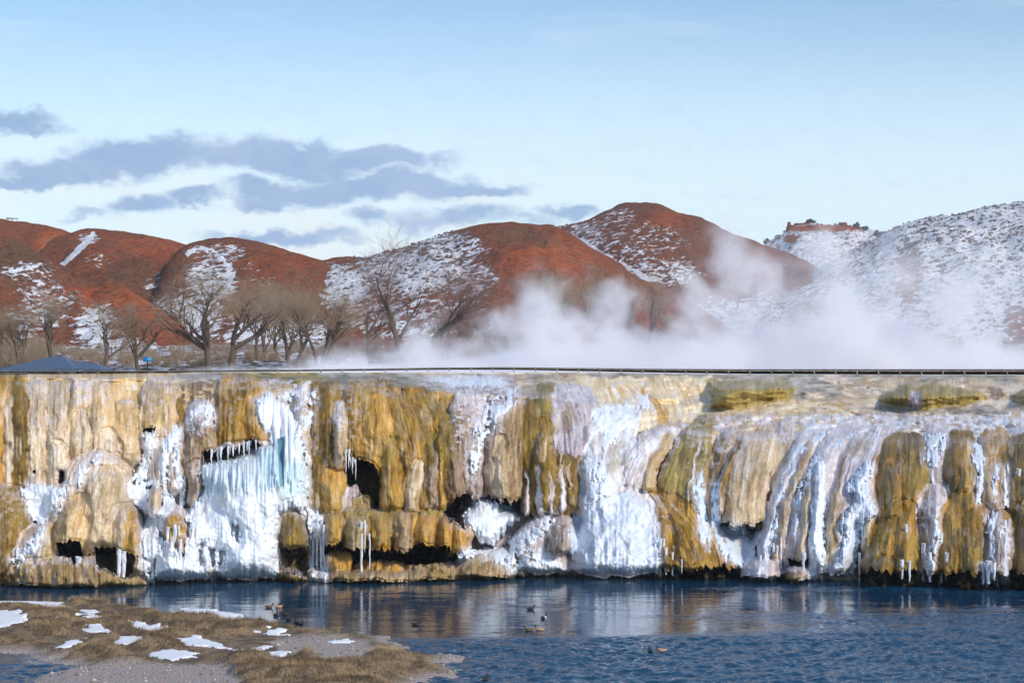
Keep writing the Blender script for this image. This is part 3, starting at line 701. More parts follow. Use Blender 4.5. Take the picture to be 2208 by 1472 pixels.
ice("frozen_cascade", "broad white ice cascade left of the olive gold lobes on the right", "frozen cascade",
    [[(1868, 992), (1882, 1006), (1872, 1050), (1892, 1110), (1862, 1130), (1856, 1180), (1842, 1244), (1782, 1240), (1804, 1196), (1816, 1150), (1808, 1120), (1842, 1078), (1826, 1050), (1850, 1010)]], th=1.0, finger=6, bulge=.8, tint=(228, 236, 248))
ice("frozen_cascade", "thin icy ribbons sweeping down left of the tall ice column", "frozen cascade",
    [[(1760, 936), (1790, 926), (1720, 980), (1690, 1060), (1676, 1130), (1652, 1240), (1632, 1240), (1652, 1130), (1680, 1030), (1712, 970)], [(1820, 940), (1850, 930), (1760, 1000), (1720, 1100), (1716, 1160), (1706, 1150), (1716, 1060), (1756, 985)]], th=.35, finger=8, speck=.40, tint=(222, 230, 244))
ice("frozen_cascade", "white streaked ice on the lilac lobe between two golden lobes", "frozen cascade",
    [[(1996, 940), (2034, 934), (2040, 960), (2014, 1010), (1998, 1000)], [(2012, 1110), (2026, 1100), (2030, 1160), (2016, 1216), (2000, 1240), (1996, 1200), (2008, 1160)]], th=.5, finger=8, speck=.4)
ice("frozen_cascade", "narrow ice streak between golden lobes near the right edge", "frozen cascade",
    [[(2098, 960), (2116, 950), (2122, 1000), (2118, 1080), (2108, 1084), (2104, 1020)], [(2140, 1010), (2150, 1000), (2152, 1080), (2142, 1090)], [(2164, 1000), (2172, 1000), (2174, 1090), (2166, 1092)]], th=.5, finger=6)
ice("frozen_cascade", "pale ice stream on the lowest golden lobe near right edge", "frozen cascade",
    [[(2128, 1112), (2150, 1102), (2156, 1120), (2142, 1150), (2146, 1206), (2130, 1206)], [(2114, 1216), (2140, 1208), (2150, 1222), (2148, 1262), (2114, 1262)], [(2162, 1130), (2170, 1126), (2176, 1180), (2174, 1262), (2162, 1262)]], th=.55, finger=5, tint=(216, 214, 226))
ice("snow_patch", "lilac white ice on the top of the gold curtain beside the frozen waterfall", "snow", [[(596, 852), (640, 836), (680, 850), (676, 900), (664, 960), (652, 930), (640, 890)]], th=.25, finger=5, speck=.48)


# ------------------------------------------------------------------ the terrace mesh itself
# close the top: run level behind the edge, then drop
r0 = co[0].copy(); r1 = r0.copy(); r1[:, 1] += 10; r1[:, 2] -= .05; r2 = r1.copy(); r2[:, 1] += 3; r2[:, 2] -= 4
rb = co[-1].copy(); rb[:, 2] -= 3
full = np.concatenate([[r2], [r1], co, [rb]], 0)
def padr(a): return np.concatenate([a[:1], a[:1], a, a[-1:]], 0)
Cn = padr(C); ca = np.concatenate([Cn, padr(CAVE_SHADE)[..., None]], -1)
terr_attrs = {'tint': ('FLOAT_COLOR', ca.reshape(-1, 4)), 'flow': ('FLOAT_VECTOR', padr(FL).reshape(-1, 3))}
m_ter, t, p, _ = new_mat("travertine")
at1 = t.new('ShaderNodeAttribute', attribute_name='tint'); at2 = t.new('ShaderNodeAttribute', attribute_name='flow')
geo = t.new('ShaderNodeNewGeometry').outputs['Position']
fl = t.vmath('MULTIPLY', at2.outputs['Vector'], (1, 1, 1.7))
sn = t.noise(fl, .42, 4, .6)
sn2 = t.noise(geo, 5.0, 5, .65)
sn3 = t.noise(t.vmath('MULTIPLY', geo, (1, 1, .35)), 2.2, 4, .6)
cc = t.mix(1.0, at1.outputs['Color'], t.ramp(sn, [(.25, (.80, .76, .70)), (.5, (1, 1, 1)), (.75, (1.15, 1.15, 1.15))]), 'MULTIPLY')
cc = t.mix(1.0, cc, t.ramp(sn2, [(.3, (.78, .76, .72)), (.5, (1, 1, 1)), (.7, (1.15, 1.15, 1.15))]), 'MULTIPLY')
cc = t.mix(t.math('MULTIPLY', t.smooth(sn3, .60, .72), .13), cc, (.78, .76, .78, 1))
t._in(p.inputs['Base Color'], cc)
t._in(p.inputs['Roughness'], t.smooth(sn3, .3, .7, .38, .75))
p.inputs['Specular IOR Level'].default_value = .45
bh = t.math('ADD', t.math('MULTIPLY', sn, .6), t.math('ADD', t.math('MULTIPLY', sn2, .5), t.math('MULTIPLY', t.noise(geo, 14, 3), .22)))
t._in(p.inputs['Normal'], t.bump(bh, .6, .10))
terr = link("cliff_terrain", mesh_np("cliff_terrain", full.reshape(-1, 3), grid_faces(NR + 3, NC), terr_attrs), m_ter)
mark(terr, kind='structure')

# icicles: real hanging spikes, one cluster per ledge
def icicles(label, items, cat="icicles"):
    """items: (px, py_top, py_bottom, width_px[, extra])"""
    r2 = random.Random(len(items) * 7 + int(items[0][0])); items = list(items)
    for it in list(items):
        for _ in range(r2.choice((0, 1, 1, 2))):
            L = it[2] - it[1]; items.append((it[0] + r2.uniform(-1.3, 1.3) * it[3], it[1] + r2.uniform(-3, 3), it[1] + L * r2.uniform(.25, .8), it[3] * r2.uniform(.35, .75)))
    px0 = sum(i[0] for i in items) / len(items); pyb = max(i[2] for i in items)
    def dep(px, py):
        i = int(np.clip(np.searchsorted(GY, py), 0, NR - 1)); j = int(np.clip(np.searchsorted(GX, px), 3, NC - 4))
        return float(DT[max(0, i - 6):i + 7, j - 3:j + 4].min())
    D = dep(*items[0][:2]); org = at(px0, pyb, D)
    root = empty("icicle_cluster", org, label, cat, "icicle clusters hanging from the ledges")
    rnd = random.Random(int(px0))
    for it in items:
        px, y0, y1, wd = it[:4]; blunt = it[4] if len(it) > 4 else 0
        D = dep(px, y0) - .12; n = 9
        pts = []; rr = []
        for k in range(n):
            f = k / (n - 1); x, y, z = at(px + rnd.uniform(-.8, .8), y0 + (y1 - y0) * f, D)
            pts.append((x - org[0], y - org[1], z - org[2]))
            rr.append(wd / 2 / F * D * ((1 - f) ** .7 * (1 - blunt) + blunt) * rnd.uniform(.82, 1.15) + .006)
        m = MB(); m.tube(pts, rr, 7); m.build("icicle", m_ic2, root)
rnd = random.Random(5)
icicles("pair of thick white icicles standing like posts under the cream mound", [(257, 1186, 1244, 11, .55), (267, 1188, 1244, 12, .6), (170, 1200, 1218, 14, .8)])
icicles("long grey white icicles at the left end of the golden shelf", [(668, 1100, 1200, 9), (675, 1110, 1246, 9, .4), (684, 1118, 1248, 6, .5), (693, 1120, 1246, 8, .6), (698, 1130, 1210, 5)])
icicles("thin icicle pair in the middle of the golden shelf", [(779, 1124, 1240, 7, .6), (797, 1150, 1226, 4, .4), (787, 1130, 1190, 4)])
icicles("row of small icicles across the mouth of the black cave", [(752, 968, 1010, 4), (760, 985, 1022, 4), (767, 990, 1035, 3), (746, 970, 1020, 4)])
icicles("drips of ice over the mouth of the frozen waterfall's top gap", [(455 + i * 12 + rnd.uniform(-3, 3), 968 - i * 2.6, 992 - i * 2.6 + rnd.uniform(0, 10), rnd.uniform(4, 7)) for i in range(9)])
icicles("row of pale icicles on the foot of the golden slope in the centre", [(1424, 1160, 1240, 8, .5), (1436, 1180, 1238, 6, .4), (1450, 1190, 1240, 5, .5), (1470, 1205, 1236, 4), (1413, 1170, 1236, 6, .4)])
icicles("slender icicles around the cave right of the swept ribbons", [(1650, 1180, 1246, 7, .5), (1668, 1170, 1244, 6, .5), (1676, 1175, 1240, 5, .4), (1684, 1160, 1240, 5, .4), (1640, 1196, 1240, 6, .4), (1732, 1190, 1238, 8, .4)])
icicles("grey icicles under the olive gold lobe beside the broad cascade", [(1853, 1190, 1252, 5, .5), (1945, 1206, 1248, 9, .2), (1961, 1208, 1254, 8, .2), (1990, 1170, 1250, 7, .3), (1954, 1130, 1200, 7)])
icicles("long icicles hanging off the lilac lobe on the right", [(2030, 1150, 1256, 6, .6), (2018, 1130, 1230, 5, .4), (2005, 1190, 1254, 8, .6), (2040, 1190, 1250, 4)])
icicles("white icicles on the far right golden lobes", [(2134, 1120, 1200, 9, .5), (2168, 1120, 1256, 8, .7), (2120, 1212, 1258, 8, .5), (2131, 1208, 1258, 12, .6), (2144, 1212, 1250, 8, .3), (2198, 1010, 1120, 6)])
icicles("thick white icicles at the left foot of the frozen waterfall", [(312 + i * 13 + rnd.uniform(-3, 3), 1150 + rnd.uniform(-20, 20), 1236 + rnd.uniform(-14, 10), rnd.uniform(6, 11), .3) for i in range(8)])

# ------------------------------------------------------------------ river
m_w, t, p, _ = new_mat("river_water")
geo = t.new('ShaderNodeNewGeometry').outputs['Position']
so = t.sep(geo)
big = t.noise(t.vmath('MULTIPLY', geo, (.35, 1, 1)), .10, 3, .5)
# the current: smooth in the lee of the cliff and the bar, choppy in the open
cur = t.math('ADD', t.math('ADD', t.math('MULTIPLY', so[1], -1.0), t.math('MULTIPLY', so[0], .30)), t.math('MULTIPLY', big, 26))
chop = t.math('ADD', t.math('MULTIPLY', t.new('ShaderNodeAttribute', attribute_name='chop').outputs['Fac'], .9), .1)
pv = t.vmath('MULTIPLY', geo, (.62, 1, 1))
a1 = t.noise(pv, 1.35, 3, .6, .4)
a2 = t.noise(pv, 3.6, 3, .65, .3)
a3 = t.noise(t.vmath('MULTIPLY', geo, (.3, 1, 1)), .5, 2, .5)
hgt = t.math('MULTIPLY', t.math('ADD', t.math('MULTIPLY', a1, .2), t.math('MULTIPLY', a2, .3)), chop)
t._in(p.inputs['Base Color'], (.004, .044, .098, 1))
p.inputs['Roughness'].default_value = .06; p.inputs['IOR'].default_value = 1.42; p.inputs['Specular IOR Level'].default_value = .5
t._in(p.inputs['Normal'], t.bump(hgt, 1.0, .3))
wx = np.concatenate([[-500, -200, -90], np.arange(-46, 46, .10), [90, 200, 500]]); wy = np.concatenate([[-60, 0, 50, 74], np.arange(84, 140, .13), [150, 190]])
WX, WY = np.meshgrid(wx, wy)
wu = WX * .94 + WY * .34; wv2 = WY * .94 - WX * .34
lane = fbm(WX / 22, WY / 5, 403, 4)
calm = ss(-WY + .52 * WX + 40 * (lane - .5), -110, -93)
WZ = (fbm(wu / 1.3, wv2 / .9, 401, 2) - .5) * .19 + (fbm(wu / .42, wv2 / .33, 405, 2) - .5) * .21
WZ = WZ * (.05 + .95 * calm) + (fbm(WX / 4, WY / 1.6, 407, 2) - .5) * .03
WZ *= (np.abs(WX) < 46) * (WY > 84) * (WY < 140)
river = link("river", mesh_np("river", np.stack([WX, WY, WZ - .02], -1).reshape(-1, 3), grid_faces(*WX.shape), {'chop': ('FLOAT', calm)}), m_w); mark(river, kind='structure')

# ------------------------------------------------------------------ gravel bar in the foreground
def wat(px, py): D = CH * F / (py - HZ); return ((px - 1104) / F * D, D)
BAR = [(-400, 1296), (0, 1299), (140, 1300), (265, 1306), (330, 1318), (400, 1326), (470, 1334), (540, 1348), (620, 1359), (700, 1366), (770, 1371), (828, 1370), (862, 1390), (885, 1408), (985, 1410), (990, 1418), (950, 1430), (975, 1436), (996, 1450), (985, 1458), (930, 1462), (905, 1480), (880, 1540), (60, 1540), (80, 1478), (120, 1446), (180, 1434), (120, 1424), (60, 1412), (0, 1404), (-400, 1390)]
BARW = [wat(*q) for q in BAR]
x_ = np.arange(-48, 2, .11); y_ = np.arange(74, 120, .15)
BX, BY = np.meshgrid(x_, y_)
def bar_px(X, Y): return X / Y * F + 1104, HZ + CH * F / Y
bw = (fbm(BX / 1.4, BY / 2.0, 201, 4) - .5) * 1.6
sdw = poly_sd(BX + bw, BY + bw * .8, BARW)
bpx, bqy = bar_px(BX, BY)
grav = np.maximum(ss(poly_sd(bpx + 60 * (fbm(BX, BY, 206, 3) - .5), bqy, [(585, 1385), (700, 1378), (790, 1388), (830, 1420), (760, 1440), (700, 1436), (600, 1410)]), -8, 8),
                  ss(poly_sd(bpx + 40 * (fbm(BX, BY, 207, 3) - .5), bqy, [(60, 1440), (480, 1442), (520, 1475), (500, 1540), (40, 1540)]), -6, 6))
grav = np.maximum(grav, 1 - ss(sdw, .15, .8 + .8 * fbm(BX / 2, BY / 2, 209, 3)))
hum = ss(fbm(BX / 3.4, BY / 1.8, 202, 5), .36, .66)
# snow lying on the bar
SNP = [("long white snow strip along the far side of the grassy bar, at far left", [(0, 1300), (60, 1300), (130, 1304), (155, 1322), (110, 1322), (50, 1310), (-60, 1312), (-60, 1300)]),
 ("white snow patch at left edge under the long strip", [(-60, 1326), (20, 1324), (60, 1330), (40, 1340), (70, 1346), (20, 1362), (-60, 1366)]),
 ("thin snow streak just right of the long strip", [(172, 1324), (215, 1322), (240, 1328), (205, 1333), (180, 1330)]),
 ("small snow streak between grass hummocks on the left part of the bar", [(160, 1336), (190, 1332), (222, 1342), (200, 1346)]),
 ("slanting snow streak between hummocks near two small streaks", [(165, 1362), (200, 1364), (250, 1372), (238, 1378), (190, 1374)]),
 ("bright snow streak in the middle of the bar behind the biggest patch", [(280, 1354), (320, 1356), (362, 1366), (350, 1372), (300, 1364)]),
 ("rounded white snow patch left of the biggest patch", [(262, 1380), (300, 1380), (312, 1390), (280, 1402), (245, 1400)]),
 ("biggest snow patch in the hollow of the grassy bar", [(384, 1388), (420, 1384), (460, 1390), (500, 1402), (530, 1410), (505, 1416), (450, 1406), (400, 1402)]),
 ("thin snow tail trailing off the biggest patch", [(528, 1404), (580, 1402), (586, 1408), (545, 1413)]),
 ("snow patch on the gravel near the front of the bar", [(576, 1416), (612, 1412), (640, 1424), (610, 1430), (584, 1424)]),
 ("long flat snow shelf at the water's edge facing the ducks", [(385, 1314), (440, 1312), (520, 1326), (532, 1338), (460, 1336), (400, 1328)]),
 ("thin snow streak on top of the gravel in mid bar", [(545, 1374), (600, 1370), (640, 1376), (600, 1380)]),
 ("small snow streak on the gravel near the bar's far tip", [(705, 1390), (740, 1384), (775, 1382), (750, 1394), (712, 1398)]),
 ("broken snow scraps at the front of the hummocks", [(320, 1420), (360, 1412), (420, 1414), (450, 1420), (380, 1436), (340, 1432)]),
 ("pale snow tongue at the left front above the dark inlet", [(105, 1406), (150, 1392), (190, 1386), (170, 1402), (120, 1410)])]
SNU = np.max([poly_sd(BX, BY, [wat(*q) for q in pl]) for _, pl in SNP], axis=0)
near = ss(SNU, -.5, .1); nf = near.copy()
for k in range(1, 16): nf[:-k] = np.maximum(nf[:-k], near[k:] * (1 - k / 24))
hum = hum * (1 - .93 * nf)
BZ = np.clip(sdw, -1.5, 1.2) * .16 + ss(sdw, .2, 2.2) * (1 - grav) * (.05 + .46 * hum) + .04 * (fbm(BX / .4, BY / .4, 203, 3) - .5)
mr, t, p, _ = new_mat("bar_soil")
at1 = t.new('ShaderNodeAttribute', attribute_name='gravel').outputs['Fac']
geo = t.new('ShaderNodeNewGeometry').outputs['Position']
vor = t.new('ShaderNodeTexVoronoi'); t._in(vor.inputs['Vector'], geo); vor.inputs['Scale'].default_value = 7
gc = t.mix(.75, lc(162, 148, 142), vor.outputs['Color'], 'MULTIPLY'); gc = t.mix(.6, gc, lc(182, 168, 162))
gr = t.mix(t.smooth(t.noise(geo, 1.4, 4), .4, .6), lc(92, 74, 54), lc(134, 112, 84))
t._in(p.inputs['Base Color'], t.mix(at1, gr, gc)); p.inputs['Roughness'].default_value = .85
t._in(p.inputs['Normal'], t.bump(t.math('ADD', vor.outputs['Distance'], t.noise(geo, 9, 4)), .8, .1))
bc, bf, bg_ = compact(np.stack([BX, BY, BZ], -1).reshape(-1, 3), grid_faces(*BX.shape, mask=BZ > -.22), grav.ravel())
bar = link("gravel_bar", mesh_np("gravel_bar", bc, bf, {'gravel': ('FLOAT', bg_)}), mr); mark(bar, kind='structure')
def bar_z(x, y):
    j = np.clip(((np.asarray(x) + 48) / .11).astype(int), 0, BX.shape[1] - 1); i = np.clip(((np.asarray(y) - 74) / .15).astype(int), 0, BX.shape[0] - 1)
    return BZ[i, j], grav[i, j], sdw[i, j], hum[i, j]
mS, t, p, _ = new_mat("snow")
geo = t.new('ShaderNodeNewGeometry').outputs['Position']
sn_ = t.noise(geo, 1.5, 4)
t._in(p.inputs['Base Color'], t.mix(sn_, (.80, .82, .88, 1), (.86, .87, .90, 1))); p.inputs['Roughness'].default_value = .6
t._in(p.inputs['Normal'], t.bump(sn_, .4, .2))
SNW = np.zeros(BX.shape, bool)
for lab, pl in SNP:
    w_ = [wat(*q) for q in pl]
    sd_ = poly_sd(BX + .2 * bw + .5 * (fbm(BX / .5, BY / .7, 210, 4) - .5), BY + .2 * bw + 2.6 * (fbm(BX / 1.3, BY / 1.2, 211, 5) - .5), w_)
    sd_ = sd_ - .3 * ss(fbm(BX / .7, BY / 1.1, 215, 4), .52, .72)
    z = np.where(sd_ > -.02, np.maximum(blur(BZ, 2), 0.03) + .05 * np.sqrt(np.clip(sd_ / .6, 0, 1)) + .02, BZ - .1)
    mk_ = sd_ > -.16; lab_ = np.zeros(mk_.shape, int); nl_ = 0; best_ = (0, 0)
    for i0_, j0_ in zip(*np.nonzero(mk_)):
        if lab_[i0_, j0_]: continue
        nl_ += 1; st_ = [(i0_, j0_)]; lab_[i0_, j0_] = nl_; c_n = 0
        while st_:
            i_, j_ = st_.pop(); c_n += 1
            for di, dj in ((1, 0), (-1, 0), (0, 1), (0, -1)):
                a_i, a_j = i_ + di, j_ + dj
                if 0 <= a_i < mk_.shape[0] and 0 <= a_j < mk_.shape[1] and mk_[a_i, a_j] and not lab_[a_i, a_j]: lab_[a_i, a_j] = nl_; st_.append((a_i, a_j))
        if c_n > best_[0]: best_ = (c_n, nl_)
    sd_ = np.where(lab_ == best_[1], sd_, -9)
    z = np.where(sd_ > -8, z, BZ - .1)
    fc = grid_faces(*BX.shape, mask=sd_ > -.16)
    if len(fc) < 3: continue
    SNW |= sd_ > .10
    c2, f2 = compact(np.stack([BX, BY, z], -1).reshape(-1, 3), fc)
    og = c2.mean(0); og[2] = c2[:, 2].min()
    so_ = link("snow_patch", mesh_np("snow_patch", c2 - og, f2), mS); so_.location = og; mark(so_, lab, "snow", "snow patches on the gravel bar")
# dry grass blades
rg = np.random.default_rng(3)
N = 230000
gx = rg.uniform(-46, 1, N); gy = rg.uniform(80, 118, N)
z, g_, s_, h_ = bar_z(gx, gy)
jj = np.clip(((gx + 48) / .11).astype(int), 0, BX.shape[1] - 1); ii = np.clip(((gy - 74) / .15).astype(int), 0, BX.shape[0] - 1)
keep = (s_ > .25) & (rg.random(N) > g_ * 1.02) & (rg.random(N) < -.08 + h_) & ~SNW[ii, jj]
gx, gy, z, h_ = gx[keep], gy[keep], z[keep], h_[keep]; n = len(gx)
ang = fbm(gx / 1.2, gy / 1.2, 220, 2) * 7 + rg.normal(0, .7, n); L = rg.uniform(.08, .26, n) * (.45 + .75 * h_); tilt = rg.uniform(.3, 1.25, n)
dx, dy, dz = np.cos(ang) * np.sin(tilt) * L, np.sin(ang) * np.sin(tilt) * L, np.cos(tilt) * L + .03
wd = rg.uniform(.008, .018, n)
b0 = np.stack([gx - wd, gy, z - .03], -1); b1 = np.stack([gx + wd, gy, z - .03], -1); tp = np.stack([gx + dx, gy + dy, z + dz], -1)
tri = np.arange(n * 3).reshape(n, 3)
gc_ = rg.random(n) * .5 + 1.9 * (fbm(gx / 3.2, gy / 1.1, 221, 4) - .42)
mg, t, p, _ = new_mat("dry_grass")
at1 = t.new('ShaderNodeAttribute', attribute_name='hue').outputs['Fac']
t._in(p.inputs['Base Color'], t.ramp(at1, [(0, tuple(lin((78, 62, 44)))), (.45, tuple(lin((140, 116, 82)))), (1, tuple(lin((186, 164, 126))))]))
p.inputs['Roughness'].default_value = .8
go = link("dry_grass", mesh_np("dry_grass", np.stack([b0, b1, tp], 1).reshape(-1, 3), tri, {'hue': ('FLOAT', np.repeat(gc_, 3))}, smooth=False), mg)
mark(go, "tawny dry grass matted over the hummocks of the gravel bar", "grass", kind='stuff')
# pebbles strewn on the gravel
N = 9000
gx = rg.uniform(-46, 1, N); gy = rg.uniform(80, 118, N); z, g_, s_, h_ = bar_z(gx, gy)
kp_ = (g_ > .5) & (s_ > -.3) & (rg.random(N) < .8); gx, gy, z = gx[kp_], gy[kp_], z[kp_]; n = len(gx)
octv = np.array([(1, 0, 0), (0, 1, 0), (-1, 0, 0), (0, -1, 0), (0, 0, .7), (0, 0, -.7)], float); octf = np.array([(0, 1, 4), (1, 2, 4), (2, 3, 4), (3, 0, 4), (1, 0, 5), (2, 1, 5), (3, 2, 5), (0, 3, 5)])
rr_ = rg.uniform(.02, .075, n) * np.where(rg.random(n) < .04, 2.2, 1)
pv_ = octv[None] * rr_[:, None, None] * rg.uniform(.7, 1.3, (n, 6, 1)) + np.stack([gx, gy, z + .01], -1)[:, None, :]
pf_ = (octf[None] + 6 * np.arange(n)[:, None, None]).reshape(-1, 3)
mpb, t, p, _ = new_mat("pebble")
at1 = t.new('ShaderNodeAttribute', attribute_name='hue').outputs['Fac']
t._in(p.inputs['Base Color'], t.ramp(at1, [(0, tuple(lin((70, 60, 54)))), (.5, tuple(lin((150, 136, 126)))), (1, tuple(lin((206, 198, 190))))])); p.inputs['Roughness'].default_value = .8
po_ = link("pebbles", mesh_np("pebbles", pv_.reshape(-1, 3), pf_, {'hue': ('FLOAT', np.repeat(rg.random(n), 6))}, smooth=False), mpb); mark(po_, "grey and tan pebbles strewn over the bare parts of the bar", "pebbles", kind='stuff')

# ------------------------------------------------------------------ ground behind the rim, hills
def gz(x, y):
    z = np.interp(y, [150, 160, 184, 205, 235, 300, 380, 460, 700], [12.4, 12.3, 12.3, 12.6, 13.7, 15.8, 17.8, 19, 19])
    return z + 1.0 * (fbm(np.asarray(x) / 25, np.asarray(y) / 25, 301, 3) - .5) * ss(y, 200, 260)
m_hill, t, p, _ = new_mat("hillside")
geo = t.new('ShaderNodeNewGeometry').outputs['Position']
asn = t.new('ShaderNodeAttribute', attribute_name='snow').outputs['Fac']
aso = t.new('ShaderNodeAttribute', attribute_name='soil').outputs['Fac']
# rows of brush that run slantwise along the slope
rot = t.new('ShaderNodeVectorRotate', rotation_type='Y_AXIS'); t._in(rot.inputs['Vector'], geo); rot.inputs['Angle'].default_value = math.radians(22)
rv = t.vmath('MULTIPLY', rot.outputs[0], (.42, .25, 1.15))
nA = t.noise(rv, .85, 5, .66, .6); nB = t.noise(geo, 1.1, 4, .6); nC = t.noise(geo, .06, 4, .55)
f = t.math('ADD', asn, t.math('MULTIPLY', t.math('SUBTRACT', t.math('ADD', t.math('MULTIPLY', nA, .75), t.math('MULTIPLY', nB, .25)), .5), 2.7))
sf = t.smooth(f, .46, .60)
soil = t.ramp(t.math('ADD', aso, t.math('MULTIPLY', t.math('SUBTRACT', nC, .5), .9)), [(0, tuple(lin((98, 74, 60)))), (.3, tuple(lin((124, 86, 60)))), (.55, tuple(lin((142, 78, 50)))), (.85, tuple(lin((182, 92, 50)))), (1, tuple(lin((200, 116, 68))))])
soil = t.mix(t.math('MULTIPLY', t.smooth(t.math('ADD', t.math('MULTIPLY', nB, .5), t.math('MULTIPLY', nC, .5)), .46, .6), .75), soil, lc(104, 82, 62))
soil = t.mix(t.math('MULTIPLY', t.smooth(t.noise(geo, .7, 4, .7), .5, .66), .7), soil, lc(58, 40, 32))
brush = t.mix(aso, lc(92, 84, 84), lc(120, 74, 56))
base = t.mix(t.smooth(asn, .3, .75), soil, brush)
t._in(p.inputs['Base Color'], t.mix(sf, base, (.80, .81, .86, 1))); p.inputs['Roughness'].default_value = .9
p.inputs['Specular IOR Level'].default_value = .1
t._in(p.inputs['Normal'], t.bump(t.math('ADD', t.noise(geo, .28, 6, .65), t.math('MULTIPLY', nB, .35)), 1.0, 2.2))

PLAT0 = 8
gxs = np.concatenate([np.linspace(-420, -90, 40)[:-1], np.linspace(-90, 110, 240), np.linspace(110, 460, 40)[1:]])
gys = np.concatenate([np.linspace(142, 480, 170), [600, 800, 1000, 1320]])
QX, QY = np.meshgrid(gxs, gys)
for _ in range(3):
    dd_ = prof(QX / np.maximum(QY, 140) * F + 1104, D_BACK) + PLAT0; QY = np.where(QY < dd_ + 25, dd_ + (QY - 142) * 25 / np.maximum(dd_ + 25 - 142, 1), QY)
    break
QZ = gz(QX, QY)
def blob(PXX, PYY, lst):
    a = np.zeros(PXX.shape)
    for (cx, cy, rx, ry, am) in lst: a = np.maximum(a, am * ss(np.hypot((PXX - cx) / rx, (PYY - cy) / ry), 1.25, .45))
    return a
gpx = QX / QY * F + 1104; gpy = HZ + (CH - QZ) / QY * F
gs = .50 + .25 * (fbm(QX / 9, QY / 14, 310, 3) - .5) + .25 * ss(gpx, 500, 900)
ground = link("ground", mesh_np("ground", np.stack([QX, QY, QZ], -1).reshape(-1, 3), grid_faces(*QX.shape), {'snow': ('FLOAT', gs), 'soil': ('FLOAT', gs * 0 + .12)}), m_hill)
mark(ground, kind='structure')

HILLZ = []
def hill(ridge, Dr, Db, blobs=(), lines=(), soil=.6, soilb=(), amb=0., bare=(), ext=1.25, seed=0, pw=1.0, rough=1.0, zb=13., lam=26.):
    ridge = np.array(ridge, float)
    px = np.arange(ridge[0, 0], ridge[-1, 0] + 1, 3.2); v = np.concatenate([np.linspace(0, 1, 120), np.linspace(1, ext, 10)[1:]])
    ry = np.interp(px, ridge[:, 0], ridge[:, 1]); k = 5; ry = np.convolve(np.pad(ry, k, mode='edge'), np.hanning(2 * k + 3)[1:-1] / np.hanning(2 * k + 3).sum(), 'valid')
    ry = ry + 3.0 * (fbm(px / 22, px * 0, seed + 500, 4) - .5)
    VX, VV = np.meshgrid(px, v); RY = np.broadcast_to(ry, VX.shape)
    Xr = (VX - 1104) / F * Dr
    D = Db + (Dr - Db) * VV
    Zr = CH - (RY - HZ) / F * Dr
    g = np.where(VV <= 1, np.sin(np.clip(VV, 0, 1) * math.pi / 2) ** pw, 1 - ((VV - 1) / (ext - 1)) ** 2 * .5)
    Z = zb + (Zr - zb) * g
    wgt = np.clip(VV * (1.06 - VV) * 3.4, 0, 1) * (VV <= 1.06)
    X = Xr * (D / Dr) ** .5 if False else Xr * (.82 + .18 * VV)
    gul = 1 - np.abs(2 * fbm(Xr / lam + .9 * VV + .6 * fbm(Xr / 30, VV * 3, seed + 9, 3), VV * 1.0, seed, 2) - 1)
    D = D + 0 * gul
    Z = Z + rough * wgt * ((gul - .6) * -6.5 + (fbm(Xr / 9 + VV * 2, D / 14, seed + 2, 5) - .5) * 5.5)
    sx = X / D * F + 1104; sy = HZ + (CH - Z) / D * F
    a = np.maximum(amb + .0 * sx, blob(sx + 30 * (fbm(sx / 40, sy / 40, seed + 5, 3) - .5), sy + 20 * (fbm(sx / 40, sy / 40, seed + 6, 3) - .5), blobs))
    for (pts, wd, am) in lines:
        d = line_d(sx + 9 * (fbm(sx / 14, sy / 14, seed + 7, 3) - .5), sy + 8 * (fbm(sx / 14, sy / 14, seed + 8, 3) - .5), pts); a = np.maximum(a, am * ss(d, wd, wd * .35))
    a = a * (1 - blob(sx, sy + 5 * (fbm(sx / 20, sy / 20, seed + 15, 3) - .5), bare))
    so = soil + 0 * sx
    for (cx, cy, rx, ry2, am) in soilb: so = so + am * ss(np.hypot((sx - cx) / rx, (sy - cy) / ry2), 1.2, .4)
    o = link("hill", mesh_np("hill", np.stack([X, D, Z], -1).reshape(-1, 3), grid_faces(*X.shape), {'snow': ('FLOAT', a), 'soil': ('FLOAT', so)}), m_hill)
    mark(o, kind='structure'); HILLZ.append((X, D, Z, sx, sy, a)); return o

hill([(-300, 430), (-100, 460), (0, 500), (60, 530), (130, 567), (180, 592), (250, 622), (330, 660), (400, 710), (440, 745), (520, 800)], 430, 330, seed=1, soil=.5, pw=.8,
     blobs=[(60, 590, 80, 30, .42), (85, 640, 70, 60, .52), (70, 690, 80, 40, .52), (205, 705, 66, 66, .66), (150, 660, 50, 50, .42), (250, 760, 160, 40, .6), (40, 740, 80, 40, .4)],
     lines=[([(30, 585), (90, 570)], 6, .9)], soilb=[(250, 640, 200, 26, .35), (330, 700, 60, 50, .3), (40, 560, 60, 60, -.25)], lam=20)
hill([(-400, 470), (-100, 480), (0, 478), (60, 481), (100, 487), (150, 500), (190, 520), (300, 600), (420, 700)], 640, 430, seed=2, soil=.62, soilb=[(115, 530, 45, 40, .4)], rough=.8)
hill([(60, 640), (120, 560), (150, 505), (200, 493), (260, 495), (330, 510), (410, 527), (480, 545), (600, 600), (700, 680), (780, 780)], 590, 400, seed=3, soil=.55,
     blobs=[(190, 512, 30, 16, .5), (340, 610, 60, 30, .4), (420, 640, 120, 60, .3), (470, 650, 120, 80, .64), (200, 560, 50, 20, .35), (400, 740, 200, 40, .6)],
     lines=[([(202, 505), (182, 526), (134, 572)], 8, 1.0)], soilb=[(340, 530, 120, 30, .25), (300, 600, 100, 40, -.2)], lam=34)
